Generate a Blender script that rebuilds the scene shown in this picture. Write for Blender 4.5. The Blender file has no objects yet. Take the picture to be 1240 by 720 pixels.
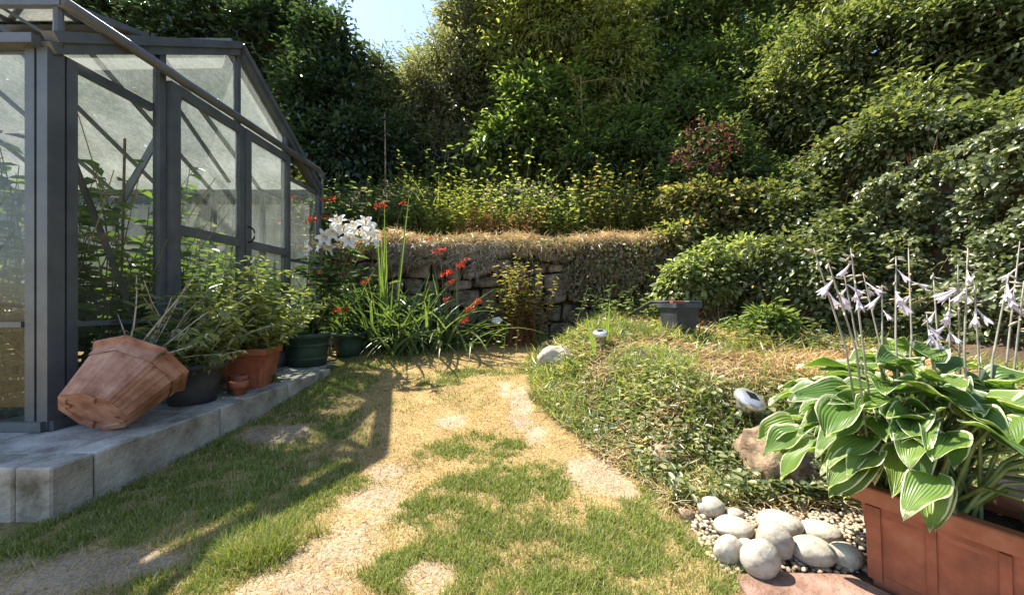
import bpy, math
import numpy as np
from mathutils import Vector, Matrix

# ------------------------------------------------------------------ camera, sky, sun
scene = bpy.context.scene
F, CX, CY, EYE = 448.0, 628.0, 365.0, 0.9            # focal length and vanishing point in photo pixels, eye height
cam = bpy.data.cameras.new('camera'); camo = bpy.data.objects.new('camera', cam)
scene.collection.objects.link(camo); scene.camera = camo
camo.location = (0, 0, EYE); camo.rotation_euler = (math.radians(90), 0, 0)
cam.lens = F/1240*36; cam.sensor_width = 36; cam.clip_start = .02; cam.clip_end = 1000
cam.shift_x = -(CX-620)/1240; cam.shift_y = (CY-360)/1240
SUN = Vector((-.53, .36, 1.0)).normalized()
world = bpy.data.worlds.new('World'); scene.world = world; world.use_nodes = True
nt = world.node_tree; bgn = nt.nodes['Background']
sky = nt.nodes.new('ShaderNodeTexSky'); sky.sky_type = 'NISHITA'; sky.sun_disc = False
sky.sun_elevation = math.asin(SUN.z); sky.sun_rotation = math.atan2(SUN.x, SUN.y)
sky.air_density = 1.0; sky.dust_density = .4; sky.ozone_density = 2.0
hsv = nt.nodes.new('ShaderNodeHueSaturation'); hsv.inputs['Saturation'].default_value = .9
nt.links.new(sky.outputs[0], hsv.inputs['Color']); nt.links.new(hsv.outputs[0], bgn.inputs[0]); bgn.inputs[1].default_value = .13
sl = bpy.data.lights.new('sun', 'SUN'); slo = bpy.data.objects.new('sun', sl); scene.collection.objects.link(slo)
sl.energy = 5.0; sl.angle = math.radians(.55); sl.color = (1, .93, .80)
slo.rotation_euler = SUN.to_track_quat('Z', 'Y').to_euler(); slo.location = (-6, 5, 12)
vs = scene.view_settings; vs.view_transform = 'Standard'; vs.look = 'None'; vs.gamma = 1; vs.exposure = 1.38
scene.cycles.max_bounces = 8; scene.cycles.transparent_max_bounces = 16; scene.cycles.caustics_reflective = False; scene.cycles.caustics_refractive = False

C = scene.collection
R = np.random.default_rng(7)
A = np.array

# ------------------------------------------------------------------ helpers: numbers
def sstep(a, b, x):
    t = np.clip((np.asarray(x, float)-a)/(b-a), 0, 1); return t*t*(3-2*t)
_tab = np.random.default_rng(1).random((256, 256))
def vn(x, y):
    x = np.asarray(x, float); y = np.asarray(y, float)
    xi = np.floor(x).astype(int); yi = np.floor(y).astype(int); u = x-xi; v = y-yi
    u = u*u*(3-2*u); v = v*v*(3-2*v); a = xi & 255; b = yi & 255; a1 = (a+1) & 255; b1 = (b+1) & 255
    return (_tab[a, b]*(1-u)+_tab[a1, b]*u)*(1-v)+(_tab[a, b1]*(1-u)+_tab[a1, b1]*u)*v
def fbm(x, y, o=4):
    s = 0; a = .5; t = 0
    for i in range(o):
        s = s+a*vn(x*2**i+17.3*i, y*2**i+5.1*i); t += a; a *= .5
    return s/t
def unit(v):
    v = np.asarray(v, float); return v/np.maximum(np.linalg.norm(v, axis=-1, keepdims=True), 1e-9)
def rnd(rng, n): return unit(rng.normal(size=(n, 3)))
def W(px, py, Y): return A([(px-CX)*Y/F, Y, EYE+(CY-py)*Y/F])   # the point at depth Y seen at a photo pixel

# ------------------------------------------------------------------ the lie of the land
XEY = [-9, 1.2, 1.5, 1.75, 2.1, 2.75, 3.5, 4.2, 4.8, 5.3, 9]
XEX = [.67, .67, .66, .66, .46, .22, .1, .12, .45, 1.1, 6]
def bed_edge(y): return np.interp(y, XEY, XEX)
def terrace_s(x, y):                                    # distance behind the foot of the terrace
    s1 = y-5.32
    a = A([1.9, 5.3]); d = unit(A([1.75, -1.9])); n = A([-d[1], d[0]])
    s2 = (x-a[0])*n[0]+(y-a[1])*n[1]
    s3 = x-3.75+.12*y-.3
    return s1, np.maximum(s2, s3)
def ground_z(x, y):
    x = np.asarray(x, float); y = np.asarray(y, float)
    z = .40*np.clip((y-1.5)/3.7, 0, 1.05)**1.7
    d = np.minimum(x-bed_edge(y), (y-1.70))
    z = z+.36*sstep(-.02, .8, d)*sstep(-.1, .5, d)**.3 + .05*sstep(.2, .8, d)*(fbm(x*2.2, y*2.2)-.5)*2
    z = z+.015*(fbm(x*1.6+9, y*1.6)-.5)
    s1, s2 = terrace_s(x, y)
    t1 = sstep(0, .10, s1)*sstep(2.9, 2.2, x); t2 = sstep(-.25, 1.35, s2+.3*(fbm(x*1.1, y*1.1)-.5))
    t = np.maximum(t1, t2)
    top = 1.72+.1*(fbm(x, y)-.5)
    s = np.maximum(s1, s2)
    top = top+np.clip(s-1.2, 0, 9)*.55*sstep(1.0, 3, s)
    return z*(1-t)+np.maximum(top, z)*t
def gz(x, y): return float(ground_z(x, y))
def gp(px, py):                                         # where the ray through a photo pixel meets the ground
    dx = (px-CX)/F; dz = (CY-py)/F; y = .6; st = .01
    while y < 30:
        if EYE+dz*y <= gz(dx*y, y): break
        y += st
    return A([dx*y, y, gz(dx*y, y)])

# ------------------------------------------------------------------ helpers: objects
LOC = {}
def link(o, parent, loc):
    C.objects.link(o); LOC[o.name] = A(loc, float)
    if parent is not None:
        o.parent = parent; o.location = LOC[o.name]-LOC[parent.name]
    else: o.location = loc
def tag(o, label=None, cat=None, group=None, kind=None):
    for k, v in (('label', label), ('category', cat), ('group', group), ('kind', kind)):
        if v: o[k] = v
    return o
def thing(name, label, cat, loc, group=None):
    o = bpy.data.objects.new(name, None); o.empty_display_size = .1; link(o, None, loc); return tag(o, label, cat, group)
def make_mesh(name, V, Fs, mat=None, smooth=False, col=None, uv=None):
    V = np.asarray(V, np.float32).reshape(-1, 3)
    me = bpy.data.meshes.new(name); me.vertices.add(len(V)); me.vertices.foreach_set('co', V.ravel())
    if not isinstance(Fs, (list, tuple)) or (len(Fs) and not isinstance(Fs[0], np.ndarray)):
        if isinstance(Fs, np.ndarray): Fs = [Fs]
        else:
            by = {}
            for f in Fs: by.setdefault(len(f), []).append(f)
            Fs = [A(v) for v in by.values()]
    idx = np.concatenate([f.ravel() for f in Fs]).astype(np.int32)
    tot = np.concatenate([np.full(len(f), f.shape[1]) for f in Fs]).astype(np.int32)
    st = np.concatenate([[0], np.cumsum(tot)[:-1]]).astype(np.int32)
    me.loops.add(len(idx)); me.loops.foreach_set('vertex_index', idx)
    me.polygons.add(len(tot)); me.polygons.foreach_set('loop_start', st); me.polygons.foreach_set('loop_total', tot)
    me.polygons.foreach_set('use_smooth', np.full(len(tot), bool(smooth)))
    me.update(calc_edges=True)
    if col is not None:
        at = me.attributes.new('Col', 'FLOAT_COLOR', 'POINT'); c = np.ones((len(V), 4), np.float32); c[:, :3] = col
        at.data.foreach_set('color', c.ravel())
    if uv is not None:
        ul = me.uv_layers.new(name='UVMap'); ul.data.foreach_set('uv', np.asarray(uv, np.float32)[idx].ravel())
    if mat: me.materials.append(mat)
    return me
def obj(name, V, Fs, mat, parent=None, smooth=False, col=None, uv=None):
    V = np.asarray(V, float).reshape(-1, 3); c = (V.min(0)+V.max(0))/2; c[2] = V[:, 2].min()
    o = bpy.data.objects.new(name, make_mesh(name, V-c, Fs, mat, smooth, col, uv)); link(o, parent, c); return o
def inst(name, me, M, parent):
    o = bpy.data.objects.new(name, me); C.objects.link(o); o.parent = parent
    p = LOC[parent.name]; o.matrix_parent_inverse = Matrix.Translation(-Vector(p)); o.matrix_basis = M
    LOC[o.name] = A(M.translation); return o
def frame(d, up):                                       # rotation with local x along d, z near up
    d = Vector(d).normalized(); up = Vector(up); y = up.cross(d)
    if y.length < 1e-4: y = Vector((0, 1, 0)).cross(d)
    y.normalize(); z = d.cross(y)
    return Matrix((d, y, z)).transposed().to_4x4()
class MB:
    def __init__(s): s.V = []; s.F = []
    def add(s, V, Fs):
        n = len(s.V); s.V += [tuple(v) for v in V]; s.F += [tuple(i+n for i in f) for f in Fs]; return s
    def box(s, c, size, rz=0, bev=0):
        x, y, z = A(size, float)/2; b = min(bev, x*.9, y*.9, z*.9)
        if b > 0:
            V = []
            for sx in (-1, 1):
                for sy in (-1, 1):
                    for sz in (-1, 1):
                        V += [(sx*(x-b), sy*(y-b), sz*z), (sx*(x-b), sy*y, sz*(z-b)), (sx*x, sy*(y-b), sz*(z-b))]
            import itertools
            i = lambda a, b_, c_, k: ((a > 0)*4+(b_ > 0)*2+(c_ > 0))*3+k
            Fs = []
            for q in (-1, 1):
                for k, f in ((0, lambda u, v: i(u, v, q, 0)), (1, lambda u, v: i(u, q, v, 1)), (2, lambda u, v: i(q, u, v, 2))):
                    Fs.append((f(-1, -1), f(1, -1), f(1, 1), f(-1, 1)))
            for a in (-1, 1):
                for b_ in (-1, 1):
                    Fs.append((i(a, b_, -1, 1), i(a, b_, 1, 1), i(a, b_, 1, 2), i(a, b_, -1, 2)))
                    Fs.append((i(a, -1, b_, 0), i(a, 1, b_, 0), i(a, 1, b_, 2), i(a, -1, b_, 2)))
                    Fs.append((i(-1, a, b_, 0), i(1, a, b_, 0), i(1, a, b_, 1), i(-1, a, b_, 1)))
                    for c_ in (-1, 1): Fs.append((i(a, b_, c_, 0), i(a, b_, c_, 1), i(a, b_, c_, 2)))
        else:
            V = [(sx*x, sy*y, sz*z) for sx in (-1, 1) for sy in (-1, 1) for sz in (-1, 1)]
            Fs = [(0, 1, 3, 2), (4, 6, 7, 5), (0, 4, 5, 1), (2, 3, 7, 6), (0, 2, 6, 4), (1, 5, 7, 3)]
        V = A(V); cs, sn = math.cos(rz), math.sin(rz)
        V = np.stack([V[:, 0]*cs-V[:, 1]*sn, V[:, 0]*sn+V[:, 1]*cs, V[:, 2]], 1)+A(c)
        return s.add(V, Fs)
    def beam(s, a, b, w, h, up=(0, 0, 1)):              # bar from a to b, w wide, h along up
        a = A(a, float); b = A(b, float); M = A(frame(b-a, up).to_3x3()); L = np.linalg.norm(b-a)
        V = [(x, y*w/2, z*h/2) for x in (0, L) for y in (-1, 1) for z in (-1, 1)]
        return s.add(A(V)@M.T+a, [(0, 1, 3, 2), (4, 6, 7, 5), (0, 4, 5, 1), (2, 3, 7, 6), (0, 2, 6, 4), (1, 5, 7, 3)])
    def tube(s, P, r, seg=8, cap=True):
        P = A(P, float); K = len(P); r = np.broadcast_to(np.asarray(r, float), (K,)); V = []
        T = unit(np.gradient(P, axis=0)); up = A([0, 0, 1.]) if abs(T[0][2]) < .9 else A([1., 0, 0])
        for k in range(K):
            x = unit(np.cross(up, T[k])); y = np.cross(T[k], x)
            for j in range(seg):
                a = 2*math.pi*j/seg; V.append(P[k]+r[k]*(x*math.cos(a)+y*math.sin(a)))
        Fs = [(k*seg+j, k*seg+(j+1) % seg, (k+1)*seg+(j+1) % seg, (k+1)*seg+j) for k in range(K-1) for j in range(seg)]
        if cap: Fs += [tuple(range(seg-1, -1, -1)), tuple((K-1)*seg+j for j in range(seg))]
        return s.add(V, Fs)
    def lathe(s, c, prof, seg=24, capb=True, sq=None, M=None):  # prof [(r,z)], sq: radius factor by angle
        V = []
        for r, z in prof:
            for j in range(seg):
                a = 2*math.pi*j/seg; f = sq(a) if sq else 1; V.append((r*f*math.cos(a), r*f*math.sin(a), z))
        V = A(V)
        if M is not None: V = V@A(M).T
        K = len(prof)
        Fs = [(k*seg+j, k*seg+(j+1) % seg, (k+1)*seg+(j+1) % seg, (k+1)*seg+j) for k in range(K-1) for j in range(seg)]
        if capb: Fs.append(tuple(range(seg-1, -1, -1)))
        return s.add(V+A(c), Fs)
    def build(s, name, mat, parent=None, smooth=False): return obj(name, s.V, s.F, mat, parent, smooth)
def vtubes(P, r0, r1, seg=3):                           # many thin stems at once: P (N,K,3)
    P = np.asarray(P, float); N, K, _ = P.shape
    T = unit(np.gradient(P, axis=1)); ref = np.where(np.abs(T[..., 2:3]) > .9, A([1., 0, 0]), A([0, 0, 1.]))
    X = unit(np.cross(ref, T)); Y = np.cross(T, X)
    r = np.linspace(0, 1, K)[None, :, None]; r = np.reshape(r0, (-1, 1, 1))*(1-r)+np.reshape(r1, (-1, 1, 1))*r
    V = np.stack([P+r*(X*math.cos(2*math.pi*j/seg)+Y*math.sin(2*math.pi*j/seg)) for j in range(seg)], 2)
    b = (np.arange(N)*K*seg)[:, None, None]+(np.arange(K-1)*seg)[None, :, None]; j = np.arange(seg)[None, None]
    j1 = (j+1) % seg
    return V.reshape(-1, 3), np.stack(np.broadcast_arrays(b+j, b+j1, b+seg+j1, b+seg+j), -1).reshape(-1, 4)
T4 = (A([(0, 0, 0), (.42, .5, .1), (1, 0, -.1), (.42, -.5, .1)]), A([(0, 2, 1), (0, 3, 2)]))
T6 = (A([(0, 0, .0), (1, 0, -.16), (.62, .42, .05), (.22, .42, .10), (.22, -.42, .10), (.62, -.42, .05)]), A([(0, 1, 2, 3), (0, 4, 5, 1)]))
def leaves(P, D, N, L, Wd, T=T4):
    P = np.asarray(P, float); n = len(P); D = unit(D); S = unit(np.cross(N, D)); N = np.cross(D, S)
    L = np.broadcast_to(L, (n,))[:, None, None]; Wd = np.broadcast_to(Wd, (n,))[:, None, None]
    tv, tf = T; t = tv[None]
    V = P[:, None]+D[:, None]*t[..., 0:1]*L+S[:, None]*t[..., 1:2]*Wd+N[:, None]*t[..., 2:3]*L
    Fc = (np.arange(n)*len(tv))[:, None, None]+tf[None]
    return V.reshape(-1, 3), Fc.reshape(-1, tf.shape[1])
def ribbon(a, d, L, w, bend, seg=6, up=(0, 0, 1), tipw=.1, fold=.25, side=None):   # a long strap leaf arching over
    a = A(a, float); d = unit(A(d, float)); S = unit(np.cross(A(up, float) if abs(d[2]) < .9*np.linalg.norm(d) else A([.25, 1., 0]), d)) if side is None else unit(side)
    V = []; p = a.copy(); t = d.copy()
    for k in range(seg+1):
        u = k/seg; ww = w*(.55+.9*u-1.45*u**3)*(1-u)**.25 if u < 1 else w*tipw
        n = unit(np.cross(t, S)); V += [p-S*ww/2, p+n*ww*fold*-1, p+S*ww/2]
        t = unit(t+A([0, 0, -bend/seg])); p = p+t*L/seg
    Fs = []
    for k in range(seg):
        b = 3*k; Fs += [(b, b+1, b+4, b+3), (b+1, b+2, b+5, b+4)]
    return A(V), Fs

# ------------------------------------------------------------------ helpers: materials
def mat(name):
    m = bpy.data.materials.new(name); m.use_nodes = True; n = m.node_tree; return m, n, n.nodes['Principled BSDF']
def nd(n, t, **k):
    x = n.nodes.new('ShaderNode'+t)
    for a, b in k.items(): setattr(x, a, b)
    return x
def ramp(n, src, stops):
    r = nd(n, 'ValToRGB'); e = r.color_ramp.elements
    while len(e) < len(stops): e.new(.5)
    for el, (p, c) in zip(e, stops): el.position = p; el.color = (*c, 1) if len(c) == 3 else c
    n.links.new(src, r.inputs[0]); return r.outputs[0]
def noise(n, scale, detail=4, coord='Object', rough=.6):
    tc = nd(n, 'TexCoord'); t = nd(n, 'TexNoise'); t.inputs['Scale'].default_value = scale; t.inputs['Detail'].default_value = detail
    t.inputs['Roughness'].default_value = rough
    n.links.new(tc.outputs[coord], t.inputs['Vector']); return t.outputs['Fac']
def mixc(n, fac, a, b, mode='MIX'):
    m = nd(n, 'Mix', data_type='RGBA', blend_type=mode)
    for s, v in ((0, fac), (6, a), (7, b)):
        if hasattr(v, 'links'): n.links.new(v, m.inputs[s])
        else: m.inputs[s].default_value = v if s == 0 else (*v, 1)
    return m.outputs[2]
def bump(n, b, h, strength, dist=.01):
    k = nd(n, 'Bump'); k.inputs['Strength'].default_value = strength; k.inputs['Distance'].default_value = dist
    n.links.new(h, k.inputs['Height']); n.links.new(k.outputs[0], b.inputs['Normal'])
LEAFK = 1.3
def leafmat(name, cols, trans=.35, tcol=None, rough=.36, vary=.5, spec=.6, attr=False):
    m, n, b = mat(name)
    if cols: cols = [tuple(min((v*.86+.14*(.3*q[0]+.6*q[1]+.1*q[2]))*LEAFK, .85) for v in q) for q in cols]
    if attr:
        a = nd(n, 'Attribute'); a.attribute_name = 'Col'; c = a.outputs['Color']
    else:
        g = nd(n, 'NewGeometry'); k = len(cols)
        c = ramp(n, g.outputs['Random Per Island'], [(i/max(k-1, 1), q) for i, q in enumerate(cols)])
    if vary: c = mixc(n, vary, c, ramp(n, noise(n, 1.3, 2), [(.35, (.55, .6, .55)), (.65, (1.25, 1.2, 1.1))]), 'MULTIPLY')
    n.links.new(c, b.inputs['Base Color']); b.inputs['Roughness'].default_value = rough; b.inputs['Specular IOR Level'].default_value = spec
    t = nd(n, 'BsdfTranslucent'); tc = mixc(n, 1, c, tcol or (1.65, 1.65, .75), 'MULTIPLY'); n.links.new(tc, t.inputs[0])
    mx = nd(n, 'MixShader'); mx.inputs[0].default_value = trans
    n.links.new(b.outputs[0], mx.inputs[1]); n.links.new(t.outputs[0], mx.inputs[2]); n.links.new(mx.outputs[0], n.nodes['Material Output'].inputs[0])
    return m
def surf(name, stops, scale=8, rough=.8, bmp=.4, bscale=40, dist=.005, spec=.4, metal=0, island=0, detail=5):
    m, n, b = mat(name); f = noise(n, scale, detail); c = ramp(n, f, [(.5+(p-.5)*.6, q) for p, q in stops])
    if island:
        g = nd(n, 'NewGeometry'); o = nd(n, 'ObjectInfo'); ad = nd(n, 'Math', operation='ADD'); fr = nd(n, 'Math', operation='FRACT')
        n.links.new(g.outputs['Random Per Island'], ad.inputs[0]); n.links.new(o.outputs['Random'], ad.inputs[1]); n.links.new(ad.outputs[0], fr.inputs[0])
        c = mixc(n, island, c, ramp(n, fr.outputs[0], [(0, (.55, .53, .5)), (.5, (1, 1, 1)), (1, (1.4, 1.3, 1.15))]), 'MULTIPLY')
    n.links.new(c, b.inputs['Base Color']); b.inputs['Roughness'].default_value = rough; b.inputs['Metallic'].default_value = metal
    b.inputs['Specular IOR Level'].default_value = spec
    if bmp: bump(n, b, noise(n, bscale, 6), bmp, dist)
    return m
M = {}
M['stem'] = surf('stem', [(.3, (.10, .12, .03)), (.7, (.20, .20, .07))], 20, .7, 0)
M['bark'] = surf('bark', [(.3, (.05, .038, .025)), (.7, (.16, .12, .085))], 14, .9, .8, 60, .01)
M['twig'] = surf('twig', [(.3, (.12, .07, .035)), (.7, (.30, .19, .10))], 20, .8, 0)
M['alu'] = surf('painted_aluminium', [(.3, (.070, .084, .092)), (.7, (.105, .12, .128))], 5, .42, .1, 120, .001, .5)
M['rubber'] = surf('black_rubber', [(.3, (.012, .012, .013)), (.7, (.035, .035, .036))], 9, .6, .2, 90)
M['concrete'] = surf('concrete', [(.22, (.125, .115, .08)), (.42, (.32, .30, .25)), (.6, (.44, .42, .36)), (.8, (.56, .54, .48))], 5, .92, .9, 45, .012, .3, detail=9)
M['slab'] = surf('paving', [(.25, (.18, .17, .14)), (.45, (.34, .325, .285)), (.6, (.43, .415, .37)), (.8, (.53, .515, .47))], 6, .88, .9, 50, .01, .3, detail=9)
M['terracotta'] = surf('terracotta_plastic', [(.25, (.22, .075, .04)), (.5, (.36, .115, .06)), (.8, (.46, .19, .11))], 6, .55, .25, 140, .002, .4)
M['oldterracotta'] = surf('weathered_terracotta', [(.25, (.24, .11, .065)), (.5, (.40, .21, .14)), (.8, (.52, .33, .24))], 9, .75, .5, 90, .004, .3)
M['greypot'] = surf('grey_plastic', [(.3, (.035, .04, .045)), (.7, (.075, .082, .09))], 5, .5, .15, 120, .002)
M['greenpot'] = surf('green_plastic', [(.3, (.022, .05, .036)), (.7, (.045, .085, .062))], 6, .5, .15, 100, .002)
M['stone'] = surf('wall_stone', [(.22, (.05, .042, .033)), (.45, (.15, .125, .095)), (.7, (.27, .235, .185)), (.85, (.36, .34, .27))], 6, .92, .9, 30, .02, .25, island=.8)
M['rock'] = surf('sandstone_rock', [(.25, (.085, .055, .035)), (.5, (.25, .175, .11)), (.78, (.44, .36, .25))], 9, .9, .9, 30, .02, .25)
M['cobble'] = surf('pale_cobble', [(.2, (.26, .225, .17)), (.45, (.40, .365, .30)), (.8, (.49, .455, .38))], 30, .8, .6, 80, .004, .3, island=.4, detail=9)
M['pebble'] = surf('gravel_pebble', [(.3, (.26, .20, .135)), (.7, (.50, .42, .31))], 9, .8, .3, 150, .002, .35, island=.9)
M['redslab'] = surf('pink_sandstone', [(.2, (.15, .085, .06)), (.5, (.26, .155, .115)), (.8, (.34, .23, .18))], 9, .92, 1.0, 40, .015, .2, detail=9)
M['silver'] = surf('silver_plastic', [(.3, (.55, .56, .57)), (.7, (.72, .73, .74))], 8, .3, .05, 60, .001, .5, metal=.7)
M['panel'] = surf('solar_panel', [(.3, (.008, .009, .014)), (.7, (.02, .022, .035))], 30, .15, 0)
M['brick'] = surf('red_brick', [(.3, (.20, .07, .045)), (.7, (.34, .14, .09))], 12, .9, .7, 70)
M['soil'] = surf('potting_soil', [(.3, (.02, .014, .01)), (.7, (.06, .042, .028))], 20, .95, .9, 60, .02)
m, n, b = mat('lens_plastic'); b.inputs['Base Color'].default_value = (.85, .85, .8, 1); b.inputs['Roughness'].default_value = .15
b.inputs['Transmission Weight'].default_value = .75; M['lens'] = m
# dirty greenhouse glass: clear film, algae haze that scatters the light, a fresnel gloss
def glassmat(name, lo, hi):
    m, n, b = mat(name); n.nodes.remove(b)
    tr = nd(n, 'BsdfTransparent'); tr.inputs[0].default_value = (.88, .92, .90, 1)
    tl = nd(n, 'BsdfTranslucent'); df = nd(n, 'BsdfDiffuse'); gl = nd(n, 'BsdfGlossy'); gl.inputs['Roughness'].default_value = .04
    tc = nd(n, 'TexCoord'); mp = nd(n, 'Mapping'); mp.inputs['Scale'].default_value = (14, 14, 1.6); n.links.new(tc.outputs['Object'], mp.inputs[0])
    st = nd(n, 'TexNoise'); st.inputs['Scale'].default_value = 2.2; st.inputs['Detail'].default_value = 6; n.links.new(mp.outputs[0], st.inputs['Vector'])
    big = noise(n, 2.0, 5); fine = noise(n, 130, 2)
    c = ramp(n, big, [(.3, (.42, .47, .43)), (.7, (.68, .72, .70))]); n.links.new(c, tl.inputs[0]); n.links.new(c, df.inputs[0])
    a = nd(n, 'Math', operation='ADD'); n.links.new(st.outputs[0], a.inputs[0]); n.links.new(big, a.inputs[1])
    a2 = nd(n, 'Math', operation='ADD'); n.links.new(a.outputs[0], a2.inputs[0]); n.links.new(fine, a2.inputs[1])
    fac = nd(n, 'MapRange'); fac.inputs[1].default_value = 1.05; fac.inputs[2].default_value = 1.95; fac.inputs[3].default_value = lo; fac.inputs[4].default_value = hi
    n.links.new(a2.outputs[0], fac.inputs[0])
    d2 = nd(n, 'MixShader'); d2.inputs[0].default_value = .35; n.links.new(tl.outputs[0], d2.inputs[1]); n.links.new(df.outputs[0], d2.inputs[2])
    m1 = nd(n, 'MixShader'); n.links.new(fac.outputs[0], m1.inputs[0]); n.links.new(tr.outputs[0], m1.inputs[1]); n.links.new(d2.outputs[0], m1.inputs[2])
    fr = nd(n, 'Fresnel'); fr.inputs[0].default_value = 1.42; m2 = nd(n, 'MixShader'); n.links.new(fr.outputs[0], m2.inputs[0])
    n.links.new(m1.outputs[0], m2.inputs[1]); n.links.new(gl.outputs[0], m2.inputs[2]); n.links.new(m2.outputs[0], n.nodes['Material Output'].inputs[0]); return m
M['glass'] = glassmat('dirty_glass', .02, .20)
M['roofglass'] = glassmat('algae_glass', .22, .52)
M['doorglass'] = glassmat('streaked_door_glass', .10, .42)

# ------------------------------------------------------------------ ground
def patchset(rows):                                     # photo ellipses -> ellipses on the ground (x, y, rx, ry)
    out = []
    for px, py, rx, ry in rows:
        c = gp(px, py); a = gp(px, py+ry); b_ = gp(px, max(py-ry, 372)); out.append((c[0], c[1], rx*c[1]/F, abs(b_[1]-a[1])/2+.01))
    return out
GREEN = patchset([(640, 655, 150, 60), (720, 700, 140, 40), (575, 545, 60, 17), (620, 585, 80, 30), (520, 690, 80, 26), (800, 700, 70, 40), (700, 650, 120, 50), (560, 620, 60, 40), (785, 615, 40, 40), (835, 685, 45, 45), (755, 560, 35, 18),
                  (345, 660, 68, 26), (300, 690, 40, 20), (690, 470, 45, 26), (665, 440, 30, 14), (715, 500, 45, 22), (560, 453, 45, 6), (530, 462, 25, 5),
                  (200, 610, 200, 75), (90, 660, 150, 40), (300, 540, 110, 40), (390, 470, 60, 28), (430, 440, 60, 12), (210, 680, 70, 40), (255, 560, 90, 40)])
BARE = patchset([(335, 526, 42, 10), (100, 690, 85, 26), (40, 715, 60, 16), (450, 600, 32, 26), (425, 650, 50, 28), (350, 712, 60, 18), (722, 574, 38, 22), (745, 592, 25, 14),
                 (520, 700, 34, 18), (630, 490, 12, 22), (650, 528, 16, 12), (610, 470, 8, 8), (545, 510, 16, 6), (465, 575, 20, 12)])
def pm(ps, x, y, k, soft):
    v = np.zeros_like(x)
    wob = (fbm(x*5.5+k, y*5.5, 5)-.5)*1.7+(vn(x*38+k, y*38)-.5)*.35
    for cx, cy, rx, ry in ps:
        q = np.sqrt(((x-cx)/rx)**2+((y-cy)/ry)**2)+wob; v = np.maximum(v, sstep(1+soft, 1-soft, q))
    return v
def lawn_mask(x, y):
    g = pm(GREEN, x, y, 3, .3); b_ = pm(BARE, x, y, 11, .4)
    g = g*(1-.3*sstep(-.9, -1.3, x)*sstep(.4, .6, fbm(x*4+2, y*4)))
    g = np.maximum(g*(.25+.75*sstep(.32, .55, fbm(x*11, y*11+4))), .16*sstep(.5, .66, fbm(x*6, y*6)))
    return g*(1-b_*.95), b_
def axis(lo, hi, fine, mid, mf, far):
    a = list(np.arange(lo, hi, fine)); s = fine; p = hi
    while p < far: a.append(p); s = min(s*(mf), 12); p += s
    s = fine; p = lo-fine
    while p > -far: a.insert(0, p); s = min(s*mf, 12); p -= s
    return A(a)
gx = axis(-2.4, 2.6, .027, 0, 1.12, 220); gy = axis(.8, 5.3, .027, 0, 1.12, 220)
GX, GY = np.meshgrid(gx, gy); GZ = ground_z(GX, GY)
gm, bm_ = lawn_mask(GX, GY)
onlawn = sstep(.06, -.06, GX-bed_edge(GY))*sstep(5.4, 5.2, GY)
bed = (1-onlawn)
nz = fbm(GX*7, GY*7)[..., None]; nf = vn(GX*60, GY*60)[..., None]
straw = A([.38, .265, .12])*(.7+.6*nz); earth = A([.38, .295, .205])*(.6+.7*nz)*(.85+.3*nf); turf = A([.10, .115, .035])*(.7+.6*nz); soil = A([.10, .07, .045])*(.5+nz)
col = straw*(1-gm[..., None])+turf*gm[..., None]; col = col*(1-bm_[..., None])+earth*bm_[..., None]
col = col*onlawn[..., None]+soil*bed[..., None]
GZ = GZ+onlawn*(.010*(fbm(GX*11, GY*11)-.5)-.006*bm_*vn(GX*45, GY*45))
nx, ny = len(gx), len(gy); ii = np.arange(ny-1)[:, None]*nx+np.arange(nx-1)[None]
m, n, b = mat('earth_and_turf'); a = nd(n, 'Attribute'); a.attribute_name = 'Col'
n.links.new(mixc(n, .8, a.outputs['Color'], ramp(n, noise(n, 90, 6), [(.3, (.45, .45, .45)), (.7, (1.4, 1.4, 1.4))]), 'MULTIPLY'), b.inputs['Base Color'])
b.inputs['Roughness'].default_value = .95; b.inputs['Specular IOR Level'].default_value = .15; bump(n, b, noise(n, 70, 8), .9, .012)
gob = bpy.data.objects.new('ground', make_mesh('ground', np.stack([GX, GY, GZ], -1), np.stack([ii, ii+1, ii+nx+1, ii+nx], -1).reshape(-1, 4), m, True, col.reshape(-1, 3)))
link(gob, None, (0, 0, 0)); gob['kind'] = 'structure'

# ------------------------------------------------------------------ lawn blades: green tufts and bleached straw
NB = 340000
y = (.80**-.6-R.random(NB)*(.80**-.6-5.35**-.6))**(-1/.6); lo = np.maximum(-1.93, -1.55*y-.1); hi = np.minimum(bed_edge(y)+.06, 1.5*y+.1)
x = lo+(hi-lo)*R.random(NB); keep = R.random(NB) < (hi-lo)/3.6; x, y = x[keep], y[keep]
g, bb = lawn_mask(x, y); rr = R.random(len(x)); ok = rr > bb*.80; x, y, g = x[ok], y[ok], g[ok]
gr = R.random(len(x)) < (g*1.15-.04); k = len(x); z = ground_z(x, y)-.003
far = np.clip(y/1.3, 1, 2.6)
lush = pm(patchset([(690, 470, 48, 28), (665, 440, 32, 14), (345, 660, 60, 24)]), x, y, 3, .3)
L = np.where(gr, R.uniform(.02, .042, k)*(1+1.5*lush), R.uniform(.010, .030, k)); Wd = np.where(gr, R.uniform(.0016, .0032, k), R.uniform(.0012, .0026, k))*far
tilt = np.where(gr, R.uniform(.15, 1.1, k), R.uniform(.7, 2.6, k)); az = R.uniform(0, 6.283, k)
D = np.stack([np.cos(az)*tilt, np.sin(az)*tilt, np.ones(k)], 1)
S = unit(np.stack([-np.sin(az), np.cos(az), np.zeros(k)], 1)+rnd(R, k)*.4); D = unit(D); P = np.stack([x, y, z], 1)
mid = P+D*L[:, None]*.55; D2 = unit(D+A([0, 0, -.5])*R.random(k)[:, None]+rnd(R, k)*.2)
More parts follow.
